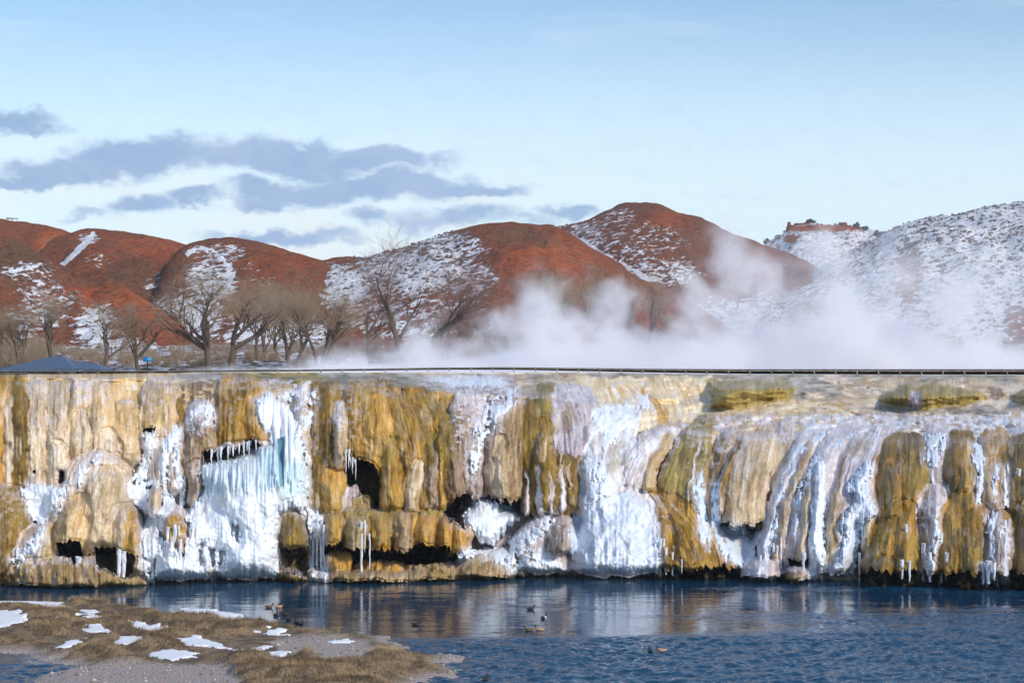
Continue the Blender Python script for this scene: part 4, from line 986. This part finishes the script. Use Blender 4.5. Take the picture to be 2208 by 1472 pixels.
hill([(330, 700), (380, 560), (405, 532), (440, 522), (500, 519), (560, 527), (640, 548), (700, 566), (735, 590), (770, 640), (800, 740), (830, 790)], 520, 380, seed=4, soil=.5,
     blobs=[(485, 545, 70, 26, .5), (455, 610, 76, 66, .62), (400, 690, 120, 70, .62), (600, 720, 160, 50, .66), (740, 600, 30, 30, .5), (540, 600, 60, 60, .25)],
     lines=[([(405, 548), (425, 534), (455, 540), (482, 560), (500, 590), (490, 620)], 8, 1.0)], soilb=[(600, 570, 90, 40, .2)], lam=40, rough=.7)
hill([(620, 600), (680, 566), (730, 562), (790, 562), (850, 547), (900, 530), (960, 508), (1030, 492), (1090, 485), (1140, 488), (1190, 490), (1240, 510), (1290, 545), (1350, 582), (1410, 612), (1480, 660), (1600, 780)], 560, 380, seed=5, soil=.62,
     blobs=[(740, 620, 90, 60, .75), (880, 590, 150, 70, .66), (960, 530, 110, 40, .6), (1000, 600, 90, 60, .52), (900, 690, 220, 70, .5)],
     soilb=[(1180, 560, 110, 50, .25), (1110, 510, 60, 30, -.25), (900, 560, 160, 80, -.4)], lam=46, rough=.7)
hill([(1100, 600), (1180, 492), (1225, 490), (1275, 473), (1320, 452), (1352, 443), (1400, 447), (1450, 458), (1510, 482), (1570, 507), (1640, 532), (1700, 551), (1740, 580), (1800, 640), (1900, 760)], 700, 460, seed=6, soil=.5,
     blobs=[(1260, 510, 80, 50, .5), (1400, 520, 130, 50, .36), (1340, 470, 50, 26, .42), (1430, 590, 100, 40, .5), (1600, 700, 200, 80, .6), (1330, 560, 120, 60, .42)],
     lines=[([(1235, 508), (1290, 545), (1350, 575), (1425, 616)], 8, .95)], soilb=[(1440, 475, 60, 25, .2), (1640, 580, 70, 50, .15)], lam=40, rough=.7)
hill([(1560, 640), (1620, 545), (1650, 524), (1688, 502), (1704, 489), (1730, 487), (1752, 482), (1785, 487), (1820, 488), (1850, 495), (1872, 496), (1900, 508), (1960, 560), (2060, 640)], 1000, 760, seed=7, soil=.85, amb=.62, rough=1.0, zb=20, bare=[(1770, 492, 90, 7, 1), (1706, 514, 16, 10, .9)],
     blobs=[], soilb=[], lam=50)
hill([(1480, 760), (1560, 700), (1660, 640), (1740, 590), (1800, 560), (1860, 528), (1900, 505), (1950, 486), (2000, 475), (2060, 464), (2120, 452), (2208, 442), (2400, 425), (2700, 440)], 620, 400, seed=8, soil=.15, amb=.66, bare=[(1960, 590, 34, 80, .45), (2190, 700, 30, 50, .45), (1700, 640, 60, 30, .3)],
     blobs=[], soilb=[(1960, 610, 60, 60, .6), (2190, 690, 50, 60, .6)], lam=60, rough=.9)

# sagebrush dotted on the snowy slopes: small leafy mounds, uncountable
rg = np.random.default_rng(11)
ico = []
import bmesh
bmx = bmesh.new(); bmesh.ops.create_icosphere(bmx, subdivisions=1, radius=1); iv = np.array([v.co[:] for v in bmx.verts]); ifc = np.array([[q.index for q in f_.verts] for f_ in bmx.faces]); bmx.free()
vs, fs, n0 = [], [], 0; hv = []
def add_clump(x, y, z, r, hue, flat=.65):
    global n0
    vv = iv * (1 + rg.uniform(-.3, .3, (len(iv), 1))) * np.array([r * rg.uniform(.8, 1.3), r, r * flat]) + np.array([x, y, z])
    vs.append(vv); fs.append(ifc + n0); n0 += len(iv); hv.append(np.full(len(iv), hue))
for hi, cnt in ((7, 4200), (4, 3000), (6, 300), (5, 1800), (0, 900), (3, 800)):
    X, D, Z, sx, sy, a = HILLZ[hi]
    for k in range(cnt):
        i = rg.integers(8, 121); j = rg.integers(0, X.shape[1])
        if not (-30 < sx[i, j] < 2250) or a[i, j] < .3: continue
        r = rg.uniform(.18, .62) ** 1.2 * (1.8 if hi == 6 else 1)
        add_clump(X[i, j] + rg.uniform(-.6, .6), D[i, j], Z[i, j] + r * .3, r, rg.random())
for k in range(34):
    px = rg.uniform(1650, 1905); rr = rg.uniform(.5, 1.3); a_ = at(px, np.interp(px, [1650, 1700, 1750, 1800, 1860, 1905], [524, 490, 481, 486, 492, 508]) + rg.uniform(-2, 8), 988); add_clump(a_[0], a_[1], a_[2], rr, rg.random() * .3)
m_sage, t, p, _ = new_mat("sagebrush")
at1 = t.new('ShaderNodeAttribute', attribute_name='hue').outputs['Fac']
t._in(p.inputs['Base Color'], t.mix(at1, lc(92, 86, 90), lc(130, 118, 112))); p.inputs['Roughness'].default_value = 1
o = link("sagebrush", mesh_np("sagebrush", np.concatenate(vs), np.concatenate(fs), {'hue': ('FLOAT', np.concatenate(hv))}, smooth=False), m_sage)
mark(o, "grey sagebrush dotted over the snowy hillsides", "brush", kind='stuff')

# red rock outcrop, boulders and junipers on the far butte
m_rock = simple_mat("red_rock", (84, 40, 34), (134, 66, 46), .8, .9, .6)
def rocks(lst, name, label):
    m = MB(); o0 = at(*lst[0][:3])
    for (px, py, D, wx, wz) in lst:
        x, y, z = at(px, py, D); s_ = D / F
        m.box((x - o0[0], y - o0[1], z - o0[2]), (wx * s_, 5, wz * s_), rg.uniform(-.4, .4), rg.uniform(.6, .9))
    ob = m.build(name, m_rock, smooth=False); ob.location = o0; mark(ob, label, "rock")
rocks([(1700 + i * 13 + rg.uniform(-4, 4), 487.5 + rg.uniform(-2.5, 3.5) + (i / 12) * 5 + 2 * math.sin(i * 1.9), 984, rg.uniform(10, 24), rg.uniform(5, 14)) for i in range(13)], "rock_outcrop", "red rock ledge crowning the distant butte")
rocks([(1712, 502, 975, 26, 9), (1724, 510, 972, 18, 9)], "rock_outcrop", "slanting red rocks just below the ledge of the butte")
rocks([(1698, 520, 955, 26, 11), (1712, 530, 950, 12, 10), (1704, 512, 955, 16, 8), (1680, 516, 960, 12, 7)], "rock_outcrop", "dark red boulder group in the snow on the butte's slope")
m_bark = simple_mat("bark", (96, 80, 66), (142, 122, 100), 4, .9, .5)
m_jun = simple_mat("juniper_green", (34, 40, 34), (66, 74, 62), 1.2, .95)
for (px, py, D, r, lab) in [(1748, 478, 990, 2.6, "dark juniper standing highest on the butte's red ledge"), (1846, 486, 990, 2.0, "round juniper at the right end of the butte's ledge"), (1893, 503, 900, 2.4, "grey green juniper in the notch where the butte meets the snowy hill"),
                           (1654, 520, 985, 2.0, "dark juniper at the left foot of the butte's skyline"), (1866, 492, 960, 1.6, "small juniper between two others on the butte's right end"), (2124, 449, 618, 1.1, "small dark shrub on the crest of the snowy right hill")]:
    x, y, z = at(px, py, D); root = empty("juniper", (x, y, z - r), lab, "tree")
    vv, ff, nn = [], [], 0
    for k in range(26):
        d = rg.normal(0, 1, 3); d /= np.linalg.norm(d) + .01; c = d * r * rg.uniform(.3, .85) * np.array([1.15, 1, .75]) + np.array([0, 0, r * .95])
        vv.append(iv * r * rg.uniform(.22, .42) * (1 + rg.uniform(-.3, .3, (len(iv), 1))) + c); ff.append(ifc + nn); nn += len(iv)
    link("crown", mesh_np("crown", np.concatenate(vv), np.concatenate(ff), smooth=False), m_jun, root)
    m = MB(); m.tube([(0, 0, -1.2), (0, 0, .2), (.1, 0, r * .8)], [.3, .25, .12], 5); m.build("trunk", m_bark, root)

# little shelter on the far left crest
x, y, z = at(26, 479, 640); m_wht = simple_mat("pale_paint", (190, 196, 206), (210, 214, 222), 3)
root = empty("hilltop_shelter", (x, y, z), "tiny pale flat roofed shelter on the crest of the far left hill", "shelter")
m = MB(); m.box((0, 0, 1.25), (3.4, 2.4, .35)); m.build("roof", m_wht, root, smooth=False)
for q in (-1.4, 0, 1.4):
    m = MB(); m.box((q, 0, .4), (.16, .16, 1.6)); m.build("post", m_wht, root, smooth=False)

# ------------------------------------------------------------------ bare trees
def mat_twig(name, a, b):
    m, t, p, _ = new_mat(name)
    oi = t.new('ShaderNodeObjectInfo').outputs['Random']; geo = t.new('ShaderNodeNewGeometry').outputs['Position']
    t._in(p.inputs['Base Color'], t.mix(t.noise(geo, .5, 3), lc(*a), lc(*b))); p.inputs['Roughness'].default_value = .95; p.inputs['Specular IOR Level'].default_value = .1
    return m
m_tw = mat_twig("twigs", (138, 118, 98), (190, 170, 146)); m_twr = mat_twig("reddish_twigs", (124, 96, 90), (166, 138, 126)); m_bk = mat_twig("tree_bark", (76, 64, 56), (122, 106, 92))
def make_tree(px, pyb, D, H, spread, label, seed, nstem=1, lean=0., twig=1.0, red=False, low=False, group="bare winter trees behind the rim", name="bare_tree", limbs=None, dens=.8):
    rn = random.Random(seed); H *= 1.27; x, y, z = at(px, pyb, D); zb = float(gz(np.array([x]), np.array([float(D)]))[0]); z = min(z, zb + .3)
    tr, cr = MB(), MB(); cnt = [0]
    def grow(p, d, L, r, lvl):
        n = 4 if lvl < 2 else 3; pts = [p]; q = list(p); dd = Vector(d)
        for k in range(n):
            wob = .16 if lvl < 2 else .24
            dd = (dd + Vector((rn.gauss(0, wob), rn.gauss(0, wob), rn.gauss(0, wob * .6) + (.10 if lvl < 3 else .02)))).normalized()
            q = [q[i] + dd[i] * L / n for i in range(3)]; pts.append(tuple(q))
        e = .62 if lvl < 2 else .35
        rad = [r * (1 - (1 - e) * k / n) for k in range(n + 1)]
        (tr if lvl <= 2 else cr).tube(pts, rad, 6 if lvl == 0 else (4 if lvl < 3 else 3))
        if lvl >= 5: return
        nb = {0: 5, 1: 5, 2: 5, 3: 5, 4: 4}[lvl]
        if lvl >= 3: nb = max(2, int(round(nb * dens)))
        for b in range(nb):
            f = .35 + .65 * (b + rn.random()) / nb if lvl else .45 + .55 * (b + rn.random()) / nb
            f = min(f, .999); i = int(f * n); g = f * n - i
            bp = tuple(pts[i][c] * (1 - g) + pts[i + 1][c] * g for c in range(3))
            az = rn.uniform(0, 2 * math.pi); sp = rn.uniform(.45, .95) * spread
            ax = Vector((math.cos(az), math.sin(az), 0)); perp = (ax - dd * ax.dot(dd))
            perp = perp.normalized() if perp.length > .1 else Vector((1, 0, 0))
            nd = (dd * math.cos(sp) + perp * math.sin(sp)); nd.z += .10; nd.normalize()
            grow(bp, nd, L * rn.uniform(.55, .80), max(r * (1 - (1 - e) * f) * rn.uniform(.45, .66), .008 * twig), lvl + 1)
    for s_ in range(nstem):
        a = 2 * math.pi * s_ / nstem + rn.random()
        d0 = Vector((lean + (.32 * math.cos(a) if nstem > 1 else 0), .25 * math.sin(a) if nstem > 1 else 0, 1)).normalized()
        grow((.25 * math.cos(a) * (nstem > 1), 0, -.6), d0, H * .40, H * .030 / nstem ** .3, 0)
    for (az, L_) in (limbs or []):
        grow((0, 0, H * .14), Vector((math.cos(az), .1, .45)).normalized(), H * L_, H * .020, 1)
    root = empty(name, (x, y, z), label, "tree", group)
    tr.build("trunk", m_bk, root)
    if cr.n: cr.build("crown", m_twr if red else m_tw, root)
    return root
make_tree(450, 786, 222, 11.5, 1.0, "large bare cottonwood with a low limb reaching left, left of centre", 21, lean=.05, limbs=[(math.pi * .95, .42), (math.pi * 1.02, .3)], dens=.85)
make_tree(497, 786, 226, 10.8, .95, "spreading bare tree just right of the large low limbed cottonwood", 22, lean=.12, limbs=[(.2, .4)], dens=.8)
make_tree(632, 776, 232, 9.0, .9, "leaning bare tree at the left edge of the steam", 23, nstem=2, lean=-.1)
make_tree(690, 772, 232, 9.5, .9, "multi stemmed bare tree leaning right at the steam's left edge", 24, nstem=3, lean=.22)
make_tree(884, 770, 236, 14.2, .8, "tallest bare tree, its top rising above the snowy saddle", 25, nstem=2, lean=.02, dens=.9, red=True)
make_tree(800, 765, 246, 9.0, .95, "broad bare tree left of the tallest one", 26, lean=-.2, red=True)
make_tree(115, 786, 228, 9.0, .7, "slim bare tree behind the blue pavilion roof", 27)
make_tree(225, 790, 220, 7.2, .8, "pale thin bare tree right of the pavilion", 28, lean=-.08, twig=.8)
make_tree(300, 790, 224, 7.6, .95, "bare tree leaning left beside the blue sign", 29, lean=-.2, limbs=[(.3, .35)])
make_tree(560, 780, 260, 9.4, .85, "hazy bare tree between the cottonwoods and the steam", 30, nstem=2)
make_tree(610, 780, 270, 9.6, .85, "tall brown bare tree behind the steam's left edge", 39, nstem=2)
make_tree(30, 790, 232, 7.5, .9, "dense brown bare tree at the photo's left edge", 31, nstem=3)
make_tree(1085, 750, 250, 7.5, .9, "dark bare tree at the left flank of the tall steam", 32, nstem=2, red=True)
make_tree(960, 760, 262, 7.5, .9, "reddish bare tree right of the tallest one", 33, nstem=2, red=True)
make_tree(1020, 760, 270, 8.0, .9, "reddish bushy tree between the tallest tree and the tall steam", 34, nstem=3, red=True)
make_tree(1265, 740, 262, 11.5, .7, "brown tree crown rising out of the steam under the red hill", 35, nstem=2)
make_tree(1375, 740, 262, 10.6, .7, "second brown crown rising from the steam, right of the first", 36, nstem=2)
make_tree(1185, 745, 275, 11.0, .7, "brown crown at the top left of the tall steam", 37, nstem=2)
make_tree(1745, 750, 255, 8.4, .95, "ghostly pale tree seen through the steam below the butte", 38, lean=.1)
# brush thickets: small twiggy shrubs, uncountable
rg = np.random.default_rng(19)
def thicket(name, label, spots, mat):
    m = MB()
    for (px, D, h) in spots:
        x = (px - 1104) / F * D; z = float(gz(np.array([x]), np.array([D]))[0]) - .2
        for k in range(26):
            a = rg.uniform(0, 6.28); tl = rg.uniform(.05, .8); L = h * rg.uniform(.6, 1.1)
            b = np.array([x + rg.normal(0, .25), D + rg.normal(0, .25), z]); e = b + L * np.array([math.cos(a) * math.sin(tl), math.sin(a) * math.sin(tl), math.cos(tl)])
            md = (b + e) / 2 + rg.normal(0, .12, 3); m.tube([b, md, e], [.035, .022, .01], 3)
            for _ in range(3):
                f_ = rg.uniform(.3, .9); c = b + (e - b) * f_; m.tube([c, c + rg.normal(0, .32, 3) * [1, 1, .6] + [0, 0, .35]], [.018, .008], 3)
    o = m.build(name, mat); mark(o, label, "shrubs", kind='stuff')
thicket("brush", "brown winter brush thicket along the foot of the left hills", [(rg.uniform(-40, 700), rg.uniform(232, 330), rg.uniform(.7, 1.9)) for _ in range(170)] + [(rg.uniform(-40, 90), rg.uniform(225, 270), rg.uniform(2, 4.6)) for _ in range(46)], m_tw)
thicket("brush", "reddish winter brush around the foot of the steam", [(rg.uniform(700, 1150), rg.uniform(240, 330), rg.uniform(1.2, 3.8)) for _ in range(170)] + [(rg.uniform(1150, 2240), rg.uniform(250, 330), rg.uniform(1.2, 4.0)) for _ in range(150)], m_twr)

# ------------------------------------------------------------------ boardwalk along the rim
def bw_D(px): return float(np.interp(px, [-200, 300, 600, 900, 1200, 1500, 1900, 2400], [143, 146, 152, 166, 172, 176, 181, 185]))
BW = [(-180, 800, 804), (0, 799, 803.5), (300, 799, 803), (600, 797, 801), (800, 794.5, 799), (950, 792, 797), (1100, 791, 797), (1250, 793, 800), (1400, 794.5, 803), (1600, 795.5, 806), (1900, 795.5, 807.5), (2208, 795.5, 808), (2390, 795.5, 809)]
m_deck = simple_mat("weathered_deck", (84, 96, 114), (128, 138, 152), 2.5, .8, .3)
m_beam = simple_mat("dark_timber", (24, 22, 22), (44, 38, 34), 3, .8)
m_post = simple_mat("pale_timber", (120, 110, 92), (160, 150, 128), 3, .8)
px_ = np.arange(-180, 2391, 23.)
root = empty("boardwalk", at(1100, 800, 172), "long low dark timber boardwalk running along the rim under the steam", "boardwalk")
o0 = np.array(root.location)
top = np.interp(px_, [b[0] for b in BW], [b[1] for b in BW]); bot = np.interp(px_, [b[0] for b in BW], [b[2] for b in BW])
Ds = np.array([bw_D(q) for q in px_])
def strip(name, f0, f1, d0, d1, mat):
    """a continuous plank ribbon; f0,f1 fractions of the height, d0,d1 depth offsets"""
    m = MB()
    P1 = []
    for k in range(len(px_)):
        D = Ds[k]; ya = top[k] + (bot[k] - top[k]) * f0; yb = top[k] + (bot[k] - top[k]) * f1
        x, _, za = at(px_[k], ya, D); _, _, zb_ = at(px_[k], yb, D)
        P1.append([(x, D + d0, zb_), (x, D + d1, zb_), (x, D + d1, za), (x, D + d0, za)])
    P1 = np.array(P1) - o0; n = len(P1); v = P1.reshape(-1, 3); q = []
    for k in range(n - 1):
        for c in range(4): q.append([k * 4 + c, k * 4 + (c + 1) % 4, k * 4 + 4 + (c + 1) % 4, k * 4 + 4 + c])
    m.v.append(v); m.q.append(np.array(q)); m.n = len(v); m.build(name, mat, root, smooth=False)
strip("deck", 0.0, .16, -.1, 1.9, m_deck)
strip("kerb_rail", .30, .44, -.18, -.12, m_post)
strip("edge_beam", .17, .56, -.08, .02, m_beam)
strip("back_beam", .17, .98, 1.3, 1.4, m_beam)
PR = None
for px in np.arange(600, 2380, 46.2):
    D = bw_D(px); t0 = np.interp(px, px_, top); b0_ = np.interp(px, px_, bot)
    x, y, za = at(px, t0 + (b0_ - t0) * .46, D); zb_ = at(px, b0_ + 3, D)[2]
    m = MB(); m.box((0, 0, 0), (.10, .12, za - zb_)); po = m.build("post", m_post, root, smooth=False); po.location = Vector((x, y - .16, (za + zb_) / 2)) - Vector(o0)

# ------------------------------------------------------------------ blue roofed pavilion and blue sign
m_roof, t, p, _ = new_mat("blue_metal_roof")
geo = t.new('ShaderNodeNewGeometry').outputs['Position']
t._in(p.inputs['Base Color'], t.mix(t.noise(geo, 2.5, 4), lc(58, 74, 98), lc(84, 100, 124))); p.inputs['Roughness'].default_value = .45
wv = t.new('ShaderNodeTexWave'); t._in(wv.inputs['Vector'], geo); wv.inputs['Scale'].default_value = 2.2
t._in(p.inputs['Normal'], t.bump(wv.outputs['Fac'], .5, .05))
PD = 165.0; s_ = PD / F
ox, oy, oz = at(105, 797, PD); root = empty("picnic_pavilion", (ox, oy, 11.2), "open picnic pavilion with a blue hipped metal roof at the left edge", "pavilion")
hz_ = oz - 11.2
def rp(px, py, dy): x, y, z = at(px, py, PD); return (x - ox, dy, z - 11.2)
def roofmesh(vs_, fs_, name, par, mat):
    me = bpy.data.meshes.new(name); me.from_pydata(vs_, [], fs_); me.validate(); return link(name, me, mat, par)
e0, e1 = rp(14, 796, -2.6), rp(95, 792, -2.9); e2 = rp(170, 793, -2.2)
r_ = [rp(8, 797, -2.8), rp(176, 794, -2.8), rp(176, 794, 4.8), rp(8, 797, 4.8), rp(112, 767, 1.0), rp(128, 767, 1.0)]
r2 = [(v[0], v[1], v[2] - .12) for v in r_[:4]]
roofmesh(r_ + r2, [(0, 1, 5, 4), (1, 2, 5), (2, 3, 4, 5), (3, 0, 4), (0, 6, 7, 1), (1, 7, 8, 2), (2, 8, 9, 3), (3, 9, 6, 0), (6, 9, 8, 7)], "roof", root, m_roof)
q_ = [rp(160, 794, -1.6), rp(226, 795, -1.6), rp(226, 795, 3.6), rp(150, 795, 3.6), rp(140, 776, 1), rp(205, 784, 1)]
q2 = [(v[0], v[1], v[2] - .12) for v in q_[:4]]
roofmesh(q_ + q2, [(0, 1, 5, 4), (1, 2, 5), (2, 3, 4, 5), (3, 0, 4), (0, 6, 7, 1), (1, 7, 8, 2), (2, 8, 9, 3), (3, 9, 6, 0), (6, 9, 8, 7)], "side_roof", root, m_roof)
for px, dy in ((22, -2.5), (92, -2.5), (146, -2.5), (22, 4.4), (92, 4.4), (166, 4.4), (220, -1.4)):
    x = rp(px, 796, dy); m = MB(); m.box((x[0], x[1], x[2] / 2 - .1), (.18, .18, x[2])); m.build("post", m_wht, root, smooth=False)
m = MB(); m.box((rp(60, 800, 0)[0], 2.5, .9), (2.6, .3, 1.8)); m.build("wall", m_beam, root, smooth=False)
m_sg, t, p, _ = new_mat("sign_blue"); p.inputs['Base Color'].default_value = lc(20, 130, 190); p.inputs['Roughness'].default_value = .4
SD = 150.0; sx_, sy_, sz_ = at(318, 804, SD); root = empty("blue_sign", (sx_, sy_, sz_), "small bright blue sign board on a thin dark post behind the rim", "sign")
m = MB(); m.box((0, 0, at(318, 775, SD)[2] - sz_), (18 * SD / F, .05, 9.5 * SD / F)); m.build("board", m_sg, root, smooth=False)
m = MB(); m.box((-.0, .03, at(318, 792, SD)[2] - sz_ - .35), (.09, .06, 1.6)); m.build("post", m_beam, root, smooth=False)

# ------------------------------------------------------------------ ducks
m_dk = simple_mat("duck_dark", (26, 24, 26), (52, 44, 40), 30, .6); m_dp = simple_mat("duck_pale", (176, 164, 152), (214, 206, 198), 30, .6); m_dc = simple_mat("duck_cinnamon", (150, 112, 88), (190, 156, 128), 30, .6)
m_dh = simple_mat("duck_head_dark", (14, 16, 18), (30, 28, 28), 30, .5); m_bl = simple_mat("duck_bill", (90, 88, 70), (120, 112, 84), 30, .5); m_br = simple_mat("duck_brown", (84, 66, 48), (122, 96, 68), 25, .7)
def duck_mesh(name, body):
    pts = [(-.30, .085, .010, 0), (-.25, .075, .035, 0), (-.17, .055, .080, 0), (-.07, .045, .105, 1), (.03, .045, .108, 1), (.11, .065, .088, 0), (.155, .115, .056, 0), (.175, .160, .040, 2), (.190, .200, .045, 2), (.215, .225, .050, 2), (.245, .222, .038, 2), (.262, .212, .020, 3), (.300, .204, .015, 3), (.325, .202, .006, 3)]
    k = 12; v, f_, mi = [], [], []
    P3 = np.array([(a, 0, b) for a, b, _, _ in pts]); d = np.gradient(P3, axis=0); d /= np.linalg.norm(d, axis=1)[:, None]
    for i, (a, b, r, _) in enumerate(pts):
        up = np.array([-d[i][2], 0, d[i][0]])
        for j in range(k):
            th = 2 * math.pi * j / k; wy = 1.25 if i < 6 else 1.0
            v.append(tuple(P3[i] + up * r * .9 * math.cos(th) + np.array([0, 1, 0]) * r * wy * math.sin(th)))
    for i in range(len(pts) - 1):
        for j in range(k):
            f_.append((i * k + j, (i + 1) * k + j, (i + 1) * k + (j + 1) % k, i * k + (j + 1) % k)); mi.append(pts[i][3])
    f_.append(tuple(range(k))); mi.append(0); f_.append(tuple(reversed(range((len(pts) - 1) * k, len(pts) * k)))); mi.append(3)
    me = bpy.data.meshes.new(name); me.from_pydata(v, [], f_)
    for m_ in body: me.materials.append(m_)
    me.polygons.foreach_set('material_index', mi); me.polygons.foreach_set('use_smooth', [True] * len(mi)); me.update(); return me
dkm = {'d': duck_mesh("duck", (m_dk, m_dk, m_dh, m_bl)), 'p': duck_mesh("duck", (m_dk, m_dp, m_dh, m_bl)), 'c': duck_mesh("duck", (m_dc, m_dc, m_dh, m_bl)), 'b': duck_mesh("duck", (m_br, m_br, m_dk, m_bl))}
for (px, py, k, rz, lab) in [(581, 1309, 'b', 0.1, "brown duck at the upper left of the group off the bar"), (602, 1309, 'c', .1, "brown duck right beside the upper left one of the group"),
    (595, 1326, 'd', 1.3, "black duck end on, in the middle left of the group"), (618, 1325, 'd', .5, "dark duck with raised head, right of the end on one"), (622, 1335, 'd', 1.6, "small dark duck below the one with raised head"),
    (639, 1343, 'd', 1.9, "left of the two round dark ducks nearest the bar's tip"), (650, 1345, 'd', 1.4, "right of the two round dark ducks nearest the bar's tip"), (898, 1347, 'd', .2, "lone dark duck between the group and the river's middle"),
    (1145, 1313, 'd', .3, "dark duck farthest from the bar, beside the pale reflection"), (1173, 1332, 'p', .9, "black and white duck swimming in mid river"), (1140, 1359, 'b', 3.0, "low brown duck left of a pale flanked one"), (1163, 1358, 'c', 3.1, "pale flanked dark headed duck right of the low brown one"),
    (1402, 1405, 'd', 1.7, "dark duck end on beside the cinnamon flanked one"), (1426, 1403, 'c', 3.2, "cinnamon flanked duck with black head, nearest of the mid river ducks"), (1047, 1466, 'd', 1.2, "dark duck at the bottom edge off the bar's tip")]:
    o = bpy.data.objects.new("duck", dkm[k]); COL.objects.link(o); x, y = wat(px, py); o.location = (x, y, .0); o.rotation_euler = (0, 0, rz); o.scale = (1.0,) * 3
    mark(o, lab, "duck", "ducks on the river")

# ------------------------------------------------------------------ steam rising from the pools behind the boardwalk
ms = bpy.data.materials.new("steam"); ms.use_nodes = True; t = NT(ms.node_tree); t.n.clear()
SX0, SX1, SY0, SY1, SZ0, SZ1 = -40., 66., 190., 222., 12.0, 34.0
geo = t.new('ShaderNodeNewGeometry').outputs['Position']
s3 = t.sep(geo)
xr = t.math('DIVIDE', t.math('SUBTRACT', s3[0], SX0), SX1 - SX0)
hc = t.new('ShaderNodeFloatCurve'); t._in(hc.inputs['Value'], xr)
# local top of the steam in metres above the pool, over 22
HT = [(380, .8), (480, 1.1), (560, 1.6), (640, 2.2), (700, 2.9), (780, 3.0), (860, 4.0), (960, 4.8), (1040, 5.6), (1100, 7.5), (1160, 8.8), (1260, 8.2), (1340, 9.2), (1420, 8.6), (1500, 10), (1560, 13.5), (1620, 10.), (1700, 11.5), (1780, 14.5), (1860, 13.2), (1930, 12), (2000, 10.0), (2080, 8), (2150, 6.5), (2250, 5), (2330, 5)]
pts_ = [((((px - 1104) / F * 206) - SX0) / (SX1 - SX0), h / 22) for px, h in HT]
cv = hc.mapping.curves[0]
while len(cv.points) < len(pts_): cv.points.new(.5, .5)
for q, (a, b) in zip(cv.points, pts_): q.location = (min(1, a), b); q.handle_type = 'VECTOR'
hc.mapping.update()
hloc = t.math('MULTIPLY', hc.outputs[0], 28)
zz = t.math('SUBTRACT', s3[2], 12.6)
wsp = t.vmath('ADD', geo, t.vmath('MULTIPLY', t.vmath('SUBTRACT', t.noise(geo, .11, 2, .5, col=True), (.5, .5, .5)), (7, 7, 7)))
nz = t.noise(wsp, .15, 6, .6)
hr = t.math('DIVIDE', zz, hloc)
d1 = t.math('ADD', t.math('MULTIPLY', t.math('SUBTRACT', 1.0, hr), 1.0), t.math('MULTIPLY', t.math('SUBTRACT', nz, .55), 5.6))
den = t.math('MULTIPLY', t.smooth(d1, .15, 1.3), .30)
den = t.math('ADD', den, t.math('MULTIPLY', t.smooth(hr, .38, .0), .22))
den = t.math('MULTIPLY', den, t.smooth(hr, 1.25, .85))
dedge = t.math('MULTIPLY', t.smooth(s3[0], -36, -26), t.math('MULTIPLY', t.smooth(s3[1], SY0, SY0 + 4), t.smooth(s3[1], SY1, SY1 - 4)))
veil = t.math('MULTIPLY', t.math('MULTIPLY', t.smooth(nz, .36, .66), t.smooth(s3[0], 14, 34)), t.smooth(zz, 17, 6, 0, .055))
den = t.math('MULTIPLY', t.math('ADD', den, veil), dedge)
pv = t.new('ShaderNodeVolumePrincipled'); pv.inputs['Color'].default_value = (.985, .975, 1, 1); t._in(pv.inputs['Density'], den); pv.inputs['Anisotropy'].default_value = -.15
out = t.new('ShaderNodeOutputMaterial'); t.l.new(pv.outputs[0], out.inputs['Volume'])
m = MB(); m.box(((SX0 + SX1) / 2, (SY0 + SY1) / 2, (SZ0 + SZ1) / 2), (SX1 - SX0, SY1 - SY0, SZ1 - SZ0))
st = m.build("steam", ms, smooth=False); mark(st, "white steam billowing up behind the boardwalk and drifting over the right hills", "steam", kind='stuff')
# ------------------------------------------------------------------ thin winter haze in the air
mh = bpy.data.materials.new("haze"); mh.use_nodes = True; t = NT(mh.node_tree); t.n.clear()
pv = t.new('ShaderNodeVolumePrincipled'); pv.inputs['Color'].default_value = (.84, .91, 1, 1); pv.inputs['Density'].default_value = .00009
out = t.new('ShaderNodeOutputMaterial'); t.l.new(pv.outputs[0], out.inputs['Volume'])
m = MB(); m.box((0, 660, 48), (1700, 1500, 110)); hz_o = m.build("haze", mh, smooth=False); mark(hz_o, "thin bluish winter haze in the air", "haze", kind='stuff')
